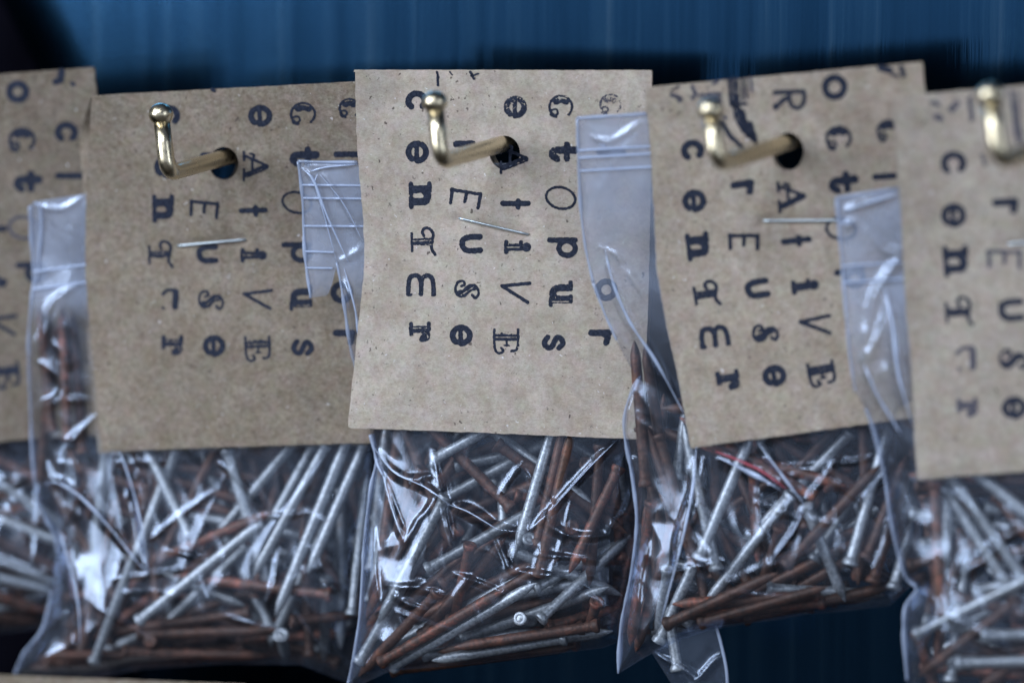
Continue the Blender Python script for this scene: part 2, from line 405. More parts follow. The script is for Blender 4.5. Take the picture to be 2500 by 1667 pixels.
G['r'] = [([(.15, 0), (.15, 1)], 16, 1), (SP((.2, .6), (.45, .92), (1, .85)), 15, 1)]
G['R'] = [([(.3, .05), (.3, .95)], 17, 1), ([(0, 0), (.62, 0)], 10, 1), ([(0, 1), (.35, 1)], 10, 1), (SP((.35, .6), (.6, .93), (.88, .9), (.9, .68)), 14, 1), ([(.85, .68), (.95, .62)], 14, 1), ([(.3, .2), (.3, .8)], 2.4, -1), (SP((.5, .7), (.65, .85), (.8, .85)), 2, -1)]
G['E'] = [([(.05, .0), (.12, 1)], 8, 1), ([(.08, 1), (1, .97)], 8, 1), ([(.1, .52), (.7, .5)], 8, 1), ([(0, .02), (.9, .03)], 8, 1)]
G['F'] = [([(.25, .0), (.25, 1)], 20, 1), ([(0, 0), (.55, 0)], 6, 1), ([(0, 1), (.7, 1)], 6, 1), (SP((.5, 0), (.85, .04), (1, .2), (.92, .38), (.78, .3)), 6, 1), (SP((.6, 1), (.85, .94), (.9, .72)), 6, 1), ([(.4, .52), (.68, .52)], 5, 1), ([(.66, .42), (.66, .64)], 4, 1), ([(.2, .1), (.2, .9)], 2.4, -1), ([(.34, .1), (.34, .9)], 2.2, -1)]
G['A'] = [([(.5, 1), (.14, .05)], 7, 1), ([(.52, 1), (.85, .06)], 14, 1), ([(.25, .35), (.75, .35)], 6, 1), ([(0, .0), (.3, .0)], 6, 1), ([(.62, .0), (1, .0)], 6, 1), (SP((.3, .35), (.12, .42), (.06, .25)), 6, 1), ([(.57, .85), (.82, .15)], 1.8, -1)]
G['t'] = [([(.4, 0), (.4, 1)], 13, 1), ([(0, .6), (1, .6)], 11, 1)]
G['b'] = [([(.35, 1), (.35, .35)], 19, 1), (SP((.35, .4), (.4, .1), (.7, .02), (.95, .2)), 17, 1), ([(0, .64), (.95, .64)], 15, 1), ([(.95, .2), (.95, .3)], 10, 1)]
G['i'] = [([(.5, .03), (.5, .62)], 18, 1), ([(0, 0), (1, 0)], 11, 1), ([(.0, .62), (.6, .62)], 10, 1), ([(.5, .88), (.5, .90)], 22, 1), ([(.5, .1), (.5, .55)], 2.6, -1)]
G['V'] = [([(.0, 1), (.14, .02)], 8, 1), ([(.14, .02), (1, .93)], 8, 1)]
G['p'] = [([(.03, 0), (.03, 1)], 13, 1), (arc(.55, .68, .45, .32, 0, 360, 24), 13, 1)]
G['l'] = [([(.5, 0), (.5, 1)], 14, 1)]
G['C'] = [(arc(.5, .5, .5, .5, 42, 335, 26), 6, 1), (SP((.18, .25), (.08, .5), (.18, .78)), 17, 1), (SP((.16, .3), (.11, .5), (.17, .72)), 2.4, -1), (SP((.98, .3), (.9, .08), (.68, .1), (.62, .3), (.8, .38), (.88, .28)), 5, 1), ([(.26, .1), (.26, .92)], 3.5, 1)]
G['Q'] = [([(.05, 1), (.12, .0)], 9, 1), (SP((.1, 1), (.6, 1.0), (.95, .85), (.9, .6), (.5, .5), (.12, .5)), 8, 1), (SP((.35, .5), (.6, .25), (1, .02)), 10, 1), ([(.9, 0), (1, .02)], 12, 1)]

def glyph_parts(items, hfun, seedoff):
    """items: (char, cx, cy, h, w, rot, wear) or ('~', pts, width, wear) -> merged thin ink mesh in world space"""
    parts = []
    cell = 2.0
    for it in items:
        if it[0] == '~':
            _, pts, wd, wear = it
            strokes = [([tuple(p[:2]) for p in pts], wd, 1)]
            xs = [p[0] for p in pts]; ys = [p[1] for p in pts]; mg = 30
            x0, x1, y0, y1 = min(xs)-mg, max(xs)+mg, min(ys)-mg, max(ys)+mg
            st = [(q, w, a) for q, w, a in strokes]
        else:
            ch, cx, cy, hh, ww, rot, wear = it
            a = math.radians(rot); ca, sa = math.cos(a), math.sin(a); st = []
            for pts, wd, sg in G[ch]:
                ins = 0 if sg < 0 else min(wd/2, 9)
                q = []
                for (u, v) in pts:
                    lx = ins+u*(ww-2*ins)-ww/2; ly = ins+v*(hh-2*ins)-hh/2
                    dx, dy = ly, lx                       # letters lie on their side: their top points right
                    q.append((cx+dx*ca+dy*sa, cy-dx*sa+dy*ca))
                st.append((q, wd, sg))
            rr = max(hh, ww)*0.75+8
            x0, x1, y0, y1 = cx-rr, cx+rr, cy-rr, cy+rr
        nx = int((x1-x0)/cell)+1; ny = int((y1-y0)/cell)+1
        X, Y = np.meshgrid(x0+np.arange(nx)*cell, y0+np.arange(ny)*cell)
        F = np.full(X.shape, -1e9)
        for q, wd, sg in st:
            if sg > 0: F = np.maximum(F, -seg_dist(X, Y, q, [wd]*len(q)))
        for q, wd, sg in st:
            if sg < 0: F = np.minimum(F, seg_dist(X, Y, q, [wd]*len(q)))
        # rubber stamp wear: ragged edge and bare speckles
        N1 = np.array([noise.noise(Vector((x*0.16, y*0.16, seedoff))) for x, y in zip(X.ravel(), Y.ravel())]).reshape(X.shape)
        N2 = np.array([noise.noise(Vector((x*0.42, y*0.42, seedoff+9))) for x, y in zip(X.ravel(), Y.ravel())]).reshape(X.shape)
        N3 = np.array([noise.noise(Vector((x*0.03, y*0.03, seedoff+5))) for x, y in zip(X.ravel(), Y.ravel())]).reshape(X.shape)
        F = F+N1*1.3+N2*0.9+(0.2 if 6 < seedoff < 12 else 1.0)
        F = np.minimum(F, (0.62-wear*0.62-(N2*0.8+N1*0.35)-N3*0.25*(0.4+wear))*4)
        if (F > 0).sum() < 3: continue
        v2, fs = contour(F, x0, y0, cell)
        h = hfun(v2[:, 0], v2[:, 1])+0.035
        v3 = P(v2[:, 0], v2[:, 1], h)
        v3, fs = thicken(v3, fs, np.array([0, 0.00002, 0]))
        parts.append((v3, fs))
    return merge(parts)

# ------------------------------------------------------------------ kraft header cards
def make_card(root, name, outline, hfun, kmat, hole, items, faded, seed, back_shift=(-8, 4), gap=2.4, label=None):
    cell = 5.0
    xs = [p[0] for p in outline]; ys = [p[1] for p in outline]
    x0, y0 = min(xs)-12, min(ys)-12
    nx = int((max(xs)+12-x0)/cell)+1; ny = int((max(ys)+12-y0)/cell)+1
    X, Y = np.meshgrid(x0+np.arange(nx)*cell, y0+np.arange(ny)*cell)
    F = poly_sdf(X, Y, outline)
    N = np.array([noise.noise(Vector((x*0.05, y*0.05, seed))) for x, y in zip(X.ravel(), Y.ravel())]).reshape(X.shape)
    F = F+N*1.6
    if hole:
        hx, hy, rx, ry = hole
        D = (np.hypot((X-hx)/rx, (Y-hy)/ry)-1)*min(rx, ry)
        Fh = np.minimum(F, D+N*0.8)
    else: Fh = F
    th = np.array([0, 0.00038, 0])
    v2, fs = contour(Fh, x0, y0, cell)
    v3 = P(v2[:, 0], v2[:, 1], hfun(v2[:, 0], v2[:, 1]))
    front = thicken(v3, fs, th)
    # back leaf, folded over the top
    sx_, sy_ = back_shift
    if hole: Fb = np.minimum(F, (np.hypot((X-hx-7)/rx, (Y-hy+5)/ry)-1)*min(rx, ry))
    else: Fb = F
    b2, bf = contour(Fb, x0, y0, cell)
    topy = min(ys)
    k = np.clip((b2[:, 1]-topy-40)/300, 0, 1)
    gapx = -14*np.exp(-((b2[:, 1]-330)/75)**2) if seed < 3 and seed > 2 else 0.0      # the leaves of this card stand apart at the left
    b3 = P(b2[:, 0]+gapx+sx_*np.minimum(1, (b2[:, 1]-topy)/200), b2[:, 1]+sy_*k, hfun(b2[:, 0], b2[:, 1])-gap*(0.35+0.65*np.clip((b2[:, 1]-topy)/120, 0, 1))-k*1.0-(3.2*np.exp(-((b2[:, 1]-330)/75)**2) if 2 < seed < 3 else 0))
    back = thicken(b3, bf, th)
    # the rounded fold along the top edge (first two outline points)
    (ax, ay), (bx, by) = outline[0], outline[1]
    n = 60; rows = 9; fv, ff = [], []
    for i in range(n+1):
        t = i/n; x = ax+(bx-ax)*t; y = ay+(by-ay)*t+2.5+1.0*noise.noise(Vector((x*0.05, seed, 0)))
        g = gap*0.35; h0 = float(hfun(x, y)); c = V(x, y, h0-g/2)
        for j in range(rows+1):
            a = math.pi*j/rows
            fv.append((c.x, c.y-math.cos(a)*g*0.0005, c.z+math.sin(a)*0.00035))
    for i in range(n):
        for j in range(rows):
            a = i*(rows+1)+j; ff.append([a, a+1, a+rows+2, a+rows+1])
    v, f = merge([front, back, (fv, ff)])
    card = meshobj(name, v, f, kmat, root, smooth=False)
    if label: card['label'] = label
    v, f = glyph_parts(items, hfun, seed*3.1)
    if v: meshobj('stamped_lettering', v, f, INK, card, smooth=False)
    if faded:
        v, f = glyph_parts(faded, hfun, seed*3.1+1)
        if v:
            o = meshobj('stamped_lettering', v, f, INK2, card, smooth=False); o['label'] = 'fainter worn stamped marks'
    return card

def staple(root, x1, y1, x2, y2, hfun):
    pts = []
    n = 14
    for i in range(n+1):
        t = i/n; x = x1+(x2-x1)*t; y = y1+(y2-y1)*t
        h = float(hfun(x, y))+0.28+0.25*math.sin(math.pi*t)
        pts.append(V(x, y, h))
    a = V(x1, y1, float(hfun(x1, y1))-3.0); b_ = V(x2, y2, float(hfun(x2, y2))-3.0)
    v, f = tube([a, pts[0]+Vector((0, .0003, 0))]+pts+[pts[-1]+Vector((0, .0003, 0)), b_], 0.00021, 8)
    meshobj('staple', v, f, STEEL, root)

# ------------------------------------------------------------------ nails
def nail_mesh(L, rad, head_r, rnd, headonly=False):
    seg = 14; prof = []
    # rings grip marks under the head
    z = 0.0009; prof.append((0.0009, rad*0.98))
    for k in range(5):
        prof.append((0.0022+k*0.0006, rad*1.0)); prof.append((0.0025+k*0.0006, rad*0.90))
    prof.append((0.0062, rad)); prof.append((L*0.5, rad*1.01)); prof.append((L-rad*3.9, rad))
    vs, fs = [], []
    for z, r_ in prof:
        for k in range(seg):
            a = 2*math.pi*k/seg; vs.append((r_*math.cos(a), r_*math.sin(a), z))
    for z, r_, sq in ((L-rad*2.6, rad*0.92, 0.35), (L-rad*1.2, rad*0.52, 0.9), (L-rad*0.35, rad*0.20, 1.0)):
        for k in range(seg):
            a = 2*math.pi*k/seg
            s = 1/max(abs(math.cos(a)), abs(math.sin(a))); f_ = (1-sq)+sq*s*0.86
            vs.append((r_*f_*math.cos(a), r_*f_*math.sin(a), z))
    nr = len(prof)+3
    for i in range(nr-1):
        for k in range(seg):
            fs.append([i*seg+k, i*seg+(k+1) % seg, (i+1)*seg+(k+1) % seg, (i+1)*seg+k])
    vs.append((0, 0, L)); t = len(vs)-1
    for k in range(seg): fs.append([(nr-1)*seg+k, (nr-1)*seg+(k+1) % seg, t])
    # head
    hv, hf = [], []; hp = [(0.0, head_r*0.0), (0.00012, head_r*0.45), (0.0, head_r*0.55), (0.0, head_r*0.9), (0.00012, head_r), (0.0007, head_r*0.98), (0.0013, rad*0.99)]
    for z, r_ in hp:
        for k in range(seg):
            a = 2*math.pi*k/seg; hv.append((r_*math.cos(a)*(1+0.03*math.sin(3*a+rnd)), r_*math.sin(a), z))
    for i in range(len(hp)-1):
        for k in range(seg): hf.append([(i+1)*seg+k, (i+1)*seg+(k+1) % seg, i*seg+(k+1) % seg, i*seg+k])
    return (vs, fs), (hv, hf)

def segseg(p1, q1, p2, q2):
    d1 = q1-p1; d2 = q2-p2; r_ = p1-p2; a = d1.dot(d1); e = d2.dot(d2); f = d2.dot(r_)
    c = d1.dot(r_); b_ = d1.dot(d2); den = a*e-b_*b_
    s = min(max((b_*f-c*e)/den, 0), 1) if den > 1e-14 else 0
    t = (b_*s+f)/e
    if t < 0: t = 0; s = min(max(-c/a, 0), 1)
    elif t > 1: t = 1; s = min(max((b_-c)/a, 0), 1)
    return ((p1+d1*s)-(p2+d2*t)).length

def make_nail(kind, hd, tp, label, group):
    d = tp-hd; L = d.length
    o = empty('nail', hd, label, 'nail', group)
    o.rotation_mode = 'QUATERNION'
    o.rotation_quaternion = d.to_track_quat('Z', 'Y') @ Vector((0, 0, 1)).rotation_difference(Vector((0, 0, 1)))
    rad = 0.00095*random.uniform(0.94, 1.05)
    (vs, fs), (hv, hf) = nail_mesh(L, rad, rad*random.uniform(1.30, 1.42), random.random()*6)
    if kind == 'r': mt = random.choice([RUST[0], RUST[0], RUST[1], RUST[1], RUST[2]])
    elif kind == 'o': mt = RUST[2]
    elif kind == 'd': mt = GALV[2]
    else: mt = random.choice([GALV[0], GALV[0], GALV[1]])
    for nm, v, f in (('shank', vs, fs), ('head', hv, hf)):
        me = bpy.data.meshes.new(nm); me.from_pydata(v, [], f); me.update(); me.shade_smooth()
        try: me.set_sharp_from_angle(angle=math.radians(50))
        except Exception: pass
        me.materials.append(mt)
        c = bpy.data.objects.new(nm, me); COL.objects.link(c); c.parent = o
    return o

# ------------------------------------------------------------------ bags
def ridge(X, Y, pts, amp, wd):
    """a fold in the film that rises and dies away along its length"""
    q = catmull(pts, 5); n = len(q)-1; out = np.zeros(np.shape(X))
    for i in range(n):
        ax, ay = q[i][:2]; bx, by = q[i+1][:2]; dx, dy = bx-ax, by-ay; L_ = dx*dx+dy*dy+1e-9
        t = np.clip(((X-ax)*dx+(Y-ay)*dy)/L_, 0, 1)
        d = np.hypot(X-ax-t*dx, Y-ay-t*dy); u = (i+t)/n
        a = amp*np.minimum(1, np.minimum(u, 1-u)*4+0.02)
        out = np.maximum(out, a*np.exp(-(d/(wd*(0.6+0.4*a/amp)))**2))
    return out

class Bag:
    def __init__(s, key, hfun, outline, cardbot, creases, ftop):
        s.key, s.hc, s.out, s.cb, s.cr = key, hfun, outline, cardbot, creases
        s.seed = ftop
    def shell(s, X, Y):
        d = np.maximum(poly_sdf(X, Y, s.out), 0)
        hc = s.hc(X, Y)
        t = np.clip((Y-s.cb-10)/420, 0, 1); t = t*t*(3-2*t)            # how far below the card
        tb = np.clip((Y-s.cb+330)/330, 0, 1)
        seam = hc-1.3-2.5*tb
        front = hc-0.75+3.6*t
        back = hc-1.75-13.0*tb
        e = 1-np.exp(-d/60.0); e2 = 1-np.exp(-d/45.0)
        return seam+(front-seam)*e, seam+(back-seam)*e2, d
def wrinkle(X, Y, seed, amp):
    out = np.zeros(X.size)
    for i, (x, y) in enumerate(zip(X.ravel(), Y.ravel())):
        a = noise.noise(Vector((x*0.006+y*0.002, y*0.0035, seed)))
        b_ = noise.noise(Vector((x*0.017-y*0.006, y*0.011, seed+3)))
        out[i] = (1-abs(a)*2.6)*0.9*max(0, 1-abs(a)*5)+(0.30-abs(b_))*1.4+0.5*a
    return out.reshape(X.shape)*amp

FADE = {0: 80, 1: 90, 2: 110, 3: 520, 4: 420}
def build_film(root, bag, topcut):
    """front and back film as one closed pouch, the zip strip above topcut in thicker film"""
    xs = [p[0] for p in bag.out]; ys = [p[1] for p in bag.out]
    pouch = []
    for side, cell in (('f', 4.0), ('b', 9.0)):
        x0, y0 = min(xs)-12, min(ys)-12
        nx = int((max(xs)+12-x0)/cell)+1; ny = int((max(ys)+12-y0)/cell)+1
        X, Y = np.meshgrid(x0+np.arange(nx)*cell, y0+np.arange(ny)*cell)
        F = poly_sdf(X, Y, bag.out)
        if bag.key != 2:                               # the punched hole goes through the bag as well
            hx, hy, rx, ry = HOLE[bag.key]
            F = np.minimum(F, (np.hypot((X-hx)/(rx+9), (Y-hy)/(ry+9))-1)*rx)
        for part in ('top', 'body'):
            cut = (topcut(X)-Y) if part == 'top' else (Y-topcut(X))
            v2, fs = contour(np.minimum(F, cut), x0, y0, cell)
            x, y = v2[:, 0], v2[:, 1]
            fr, bk, d = bag.shell(x, y)
            edge = np.clip(d/25, 0, 1); low = np.clip((y-bag.cb-25)/160, 0, 1)
            if side == 'f':
                h = fr-0.25+wrinkle(x, y, bag.seed, 1.0)*edge*(0.20+0.14*low)
                for (pts, amp, wd) in bag.cr: h = h+ridge(x, y, pts, amp*0.5, wd*1.0)*np.clip(d/8, 0.3, 1)*np.where(np.abs(y-bag.cb-20) < 25, 0.4, 1)
            else:
                h = bk+wrinkle(x, y, bag.seed+11, 1.0)*edge*(0.12+0.6*low)
                fs = [f[::-1] for f in fs]
            pouch.append((part, (P(x, y, h), fs), 1-np.clip((y-topcut(x))/FADE[bag.key], 0, 1)))
    vb, fb = merge([q for p_, q, c in pouch if p_ == 'body'])
    body = meshobj('plastic_bag', vb, fb, FILM, root)
    vt, ft = merge([q for p_, q, c in pouch if p_ == 'top'])
    top = meshobj('zip_strip', vt, ft, FILMTOP, body)
    for o_, pn in ((body, 'body'), (top, 'top')):
        at = o_.data.attributes.new('cloud', 'FLOAT', 'POINT')
        at.data.foreach_set('value', np.concatenate([c for p_, q, c in pouch if p_ == pn]).astype(np.float32))
    return body, top

def line_on(bag, pts, off=0.15):
    q = catmull(pts, 6); x = np.array([p[0] for p in q]); y = np.array([p[1] for p in q])
    fr, bk, d = bag.shell(x, y)
    for (c, amp, wd) in bag.cr: fr = fr+ridge(x, y, c, amp*0.5, wd*1.0)*np.clip(d/8, 0.3, 1)
    p3 = P(x, y, fr+off)
    return [Vector(p.tolist()) for p in p3]

def hf(a, gx, gy, cx, cy, vy, up, dn, wav):
    """millimetres in front of the wall: tilted sheet with a soft bend at height vy"""
    def f(x, y):
        x = np.asarray(x, float); y = np.asarray(y, float)
        s = (y-vy)/100.0; sm = np.sqrt(s*s+0.5)
        return a+gx*(x-cx)/100+gy*(y-cy)/100+np.where(s < 0, up, dn)*(sm-0.7)+0.35*np.sin((x-cx)/210+wav)*np.cos((y-cy)/260)
    return f
CARDS = {
 0: hf(28.0, -1.0, 0.0, -100, 620, 600, 0.5, 0.4, 1.0),
 1: hf(28.5, -1.0, -0.1, 570, 640, 640, 0.9, 0.5, 2.0),
 2: hf(30.0, -1.35, 0.25, 1215, 620, 600, 0.2, 0.3, 0.5),
 3: hf(32.5, -0.9, -0.1, 1960, 620, 640, 0.6, 0.3, 4.0),
 4: hf(35.0, -0.7, 0.1, 2540, 650, 650, 0.4, 0.3, 5.0),
}
OUT = {
 0: [(-440, 215), (230, 167), (236, 240), (238, 450), (246, 700), (250, 900), (256, 1062), (76, 1070), (0, 1078), (-430, 1110)],
 1: [(226, 236), (935, 198), (932, 420), (938, 640), (930, 900), (908, 1081), (700, 1086), (249, 1101), (238, 1000), (229, 902), (216, 768), (208, 664), (208, 600), (210, 478), (214, 383), (221, 290)],
 2: [(866, 173), (1592, 174), (1590, 400), (1586, 620), (1582, 768), (1574, 900), (1565, 1072), (1300, 1061), (849, 1043), (869, 844), (882, 730), (890, 636), (886, 521), (872, 368)],
 3: [(1576, 216), (2252, 154), (2262, 260), (2280, 450), (2300, 650), (2322, 850), (2345, 1004), (2117, 1034), (1900, 1064), (1688, 1091), (1657, 921), (1623, 768), (1603, 653), (1601, 590), (1589, 391)],
 4: [(2182, 238), (2870, 180), (2880, 400), (2895, 700), (2920, 1110), (2500, 1151), (2243, 1168), (2235, 1074), (2227, 902), (2212, 768), (2205, 640), (2197, 483), (2189, 368)],
}
HOLE = {0: (-190, 410, 36, 40), 1: (546, 399, 36, 40), 2: (1232, 373, 37, 41), 3: (1924, 370, 38, 46), 4: (2640, 352, 39, 46)}
# char, cx, cy, letter height (across), letter width (down), tilt, wear
L = {}
L[2] = [('c', 1017, 247, 55, 51, 0, .1), ('e', 1018.5, 371.7, 57, 56, 0, .1), ('n', 1026, 477, 56, 67, 1, .1), ('T', 1034, 590.6, 63, 74, 2, .2), ('m', 1027.7, 694.4, 73, 58, 0, .35), ('R', 1025.4, 811, 53, 52, 1, .3),
  ('r', 1134, 359.5, 55, 38, 2, .1), ('E', 1135.6, 484.6, 80, 46, -7, .1), ('u', 1150, 595.6, 57, 48, 2, .1), ('S', 1140, 707.8, 62, 50, 0, .15), ('e', 1125.7, 818.8, 56, 53, 2, .1),
  ('e', 1258, 262, 57, 56, 0, .5), ('A', 1255, 387, 70, 78, 0, .1), ('t', 1258.6, 498.4, 74, 28, 0, .15), ('i', 1265, 603.6, 69, 35, 0, .4), ('V', 1258.6, 715, 78, 55, 0, .1), ('F', 1235.6, 833.3, 64, 64, 0, .25),
  ('b', 1375.6, 371.8, 74, 52, 0, .4), ('O', 1368.8, 483.5, 78, 60, -14, .1), ('p', 1373, 604.5, 75, 52, 0, .25), ('U', 1368.7, 717, 59, 65, 0, .4), ('s', 1351.5, 836, 58, 42, 2, .15),
  ('o', 1480, 707.5, 55, 55, 0, .1), ('r', 1465, 822, 58, 43, 0, .3), ('l', 1492, 372, 72, 16, 0, .2), ('C', 1369, 261, 61, 58, 0, .45),
  ('~', [(1067, 176), (1070, 190)], 5, .3), ('~', [(1068, 188), (1069, 208)], 6, .2), ('~', [(1098, 176), (1104, 184)], 4, .3), ('~', [(1148, 176), (1158, 194)], 7, .4), ('~', [(1150, 186), (1168, 181)], 4, .3)]
LF = {2: [('C', 1490.5, 255.4, 56, 53, 0, .75)]}
L[1] = [('c', 413, 283, 54, 52, 0, 0), ('e', 404, 407.6, 56, 54, 0, 0), ('n', 398.4, 509.8, 54, 69, 1, 0), ('T', 393, 622, 63, 72, 1, .1), ('h', 415, 729.6, 44, 53, 0, .1), ('R', 420.6, 843.4, 53, 52, 0, .25),
  ('r', 515.6, 388, 55, 38, 2, 0), ('E', 498, 511, 74, 46, -3, .05), ('u', 506, 620, 54, 48, 2, 0), ('S', 515, 734, 64, 52, 0, .1), ('e', 522.4, 844.4, 56, 54, 2, .05),
  ('e', 635.3, 283.6, 59, 54, 0, .05), ('A', 624.6, 405.7, 64, 76, 0, .05), ('t', 618, 515.5, 71, 30, 2, 0), ('i', 620.4, 623.2, 68, 36, 0, .2), ('V', 629, 732.3, 77, 52, 2, 0), ('F', 628.8, 851, 64, 65, 2, .1),
  ('C', 739.4, 278.6, 64, 58, 0, .15), ('b', 742.8, 383.8, 74, 52, 0, .2), ('O', 725, 494.8, 78, 58, -14, .05), ('p', 724, 616, 75, 52, 0, .05), ('U', 734.4, 726.6, 56, 64, 0, .2), ('s', 738.6, 848.3, 56, 44, 0, .05),
  ('C', 853, 265, 54, 50, 0, .25), ('l', 850, 377, 72, 16, 0, .05), ('o', 834, 714, 55, 55, 0, .05), ('r', 841, 822, 58, 43, 0, .05),
  ('~', [(518, 219), (524, 223)], 8, .2)]
L[3] = [('c', 1690.7, 368, 56, 52, 6, .05), ('e', 1694.9, 491, 58, 55, 6, .05), ('n', 1703.7, 601.7, 56, 68, 7, .05), ('T', 1726, 718, 65, 68, 9, .05), ('m', 1744, 820.7, 75, 55, 8, .05), ('R', 1778, 929, 56, 50, 9, .15),
  ('r', 1813.5, 457.8, 58, 40, 9, .05), ('E', 1815.8, 590.6, 78, 44, 2, .05), ('u', 1848.7, 704.7, 60, 48, 9, .05), ('S', 1868.6, 814, 64, 48, 9, .05), ('e', 1890.5, 917.5, 58, 53, 10, .05),
  ('Q', 1927, 243, 80, 52, 0, .05), ('A', 1933, 479.6, 69, 78, 4, .05), ('t', 1944, 588.7, 75, 28, 6, .05), ('i', 1967, 698, 70, 35, 8, .1), ('V', 1991, 796, 82, 50, 8, .05), ('F', 2006, 913, 66, 62, 10, .1),
  ('o', 2037.8, 213.3, 62, 62, 0, .05), ('C', 2047, 337.7, 64, 60, 5, .2), ('b', 2059, 446, 74, 54, 6, .2), ('O', 2053.5, 559, 78, 58, -8, .05), ('p', 2076, 680, 75, 52, 8, .05),
  ('C', 2168, 320, 56, 54, 5, .3), ('l', 2161, 431, 62, 16, 4, .1),
  ('~', [(1779, 196), (1785, 258)], 7, .5), ('~', [(1789, 192), (1795, 262)], 8, .45), ('~', [(1799, 192), (1803, 255)], 6, .6), ('~', [(1822, 190), (1824, 240)], 5, .6), ('~', [(1812, 192), (1814, 245)], 5, .2), ('~', [(1790, 256), (1822, 254)], 6, .2), ('~', [(1793, 264), (1798, 290), (1812, 316), (1826, 332)], 9, .35), ('~', [(1803, 264), (1809, 290), (1822, 314), (1836, 334)], 9, .3), ('~', [(1813, 270), (1820, 294), (1830, 312)], 7, .5), ('~', [(1826, 330), (1848, 350)], 8, .4), ('~', [(1832, 300), (1846, 345)], 9, .55),
  ('~', [(1764, 300), (1782, 332), (1812, 360)], 9, .15), ('~', [(1640, 222), (1655, 212)], 5, .6),
  ('~', [(2150, 166), (2172, 172)], 15, .3), ('~', [(2200, 165), (2206, 185)], 10, .3), ('~', [(2178, 182), (2192, 186)], 6, .3)]
LF[3] = [('~', [(1640, 232), (1662, 240)], 10, .55), ('~', [(1690, 212), (1700, 232), (1690, 240)], 8, .5), ('~', [(1712, 235), (1755, 232)], 14, .65), ('~', [(1722, 250), (1758, 244)], 10, .6), ('~', [(1655, 240), (1660, 248)], 8, .4), ('~', [(1772, 290), (1764, 280)], 7, .4), ('~', [(1832, 190), (1836, 225)], 5, .55), ('~', [(1740, 205), (1752, 200)], 6, .3)]
L[4] = [('c', 2328, 399, 62, 58, 2, .05), ('e', 2328, 526, 60, 58, 2, .05), ('n', 2333.6, 637.7, 60, 76, 4, .05), ('T', 2342.4, 761.8, 68, 77, 4, .15),
  ('r', 2455, 502.6, 65, 42, 5, .05), ('u', 2468.7, 757, 62, 54, 4, .05), ('S', 2474, 878, 68, 55, 4, .1), ('e', 2476, 995.6, 60, 54, 4, .05)]
LF[4] = [('~', [(2468, 225), (2476, 290), (2484, 345)], 9, .55), ('~', [(2482, 225), (2488, 300), (2496, 350)], 8, .6), ('E', 2451.5, 632, 86, 50, 2, .15), ('h', 2358.9, 873.9, 50, 60, 4, .2), ('R', 2361.6, 995.6, 50, 48, 4, .3), ('~', [(2275, 250), (2290, 256)], 10, .5), ('~', [(2286, 285), (2296, 290)], 14, .5), ('~', [(2322, 268), (2336, 252)], 14, .5), ('~', [(2368, 240), (2372, 290)], 12, .6), ('~', [(2395, 250), (2400, 262)], 10, .5), ('~', [(2398, 380), (2404, 400)], 8, .5)]
L[0] = [('o', 43, 224.6, 56, 54, 0, .05), ('C', 53.6, 342.5, 66, 60, 0, .1), ('b', 67.7, 444, 70, 54, 0, .2), ('p', 76, 665, 75, 52, 2, .05), ('c', 162, 324, 56, 52, 0, .1), ('l', 171, 429.5, 72, 14, 0, .05),
  ('i', -15, 690, 68, 35, 0, .1), ('V', 5, 794.7, 76, 52, 2, .1), ('F', 17, 917, 62, 66, 6, .1), ('t', -20, 560, 72, 28, 0, .1), ('o', -60, 224, 56, 54, 0, .1), ('~', [(150, 176), (148, 196), (136, 200)], 15, .1), ('~', [(176, 204), (180, 208)], 8, .6)]
LF[0] = [('O', 58, 556, 78, 60, -10, .1)]

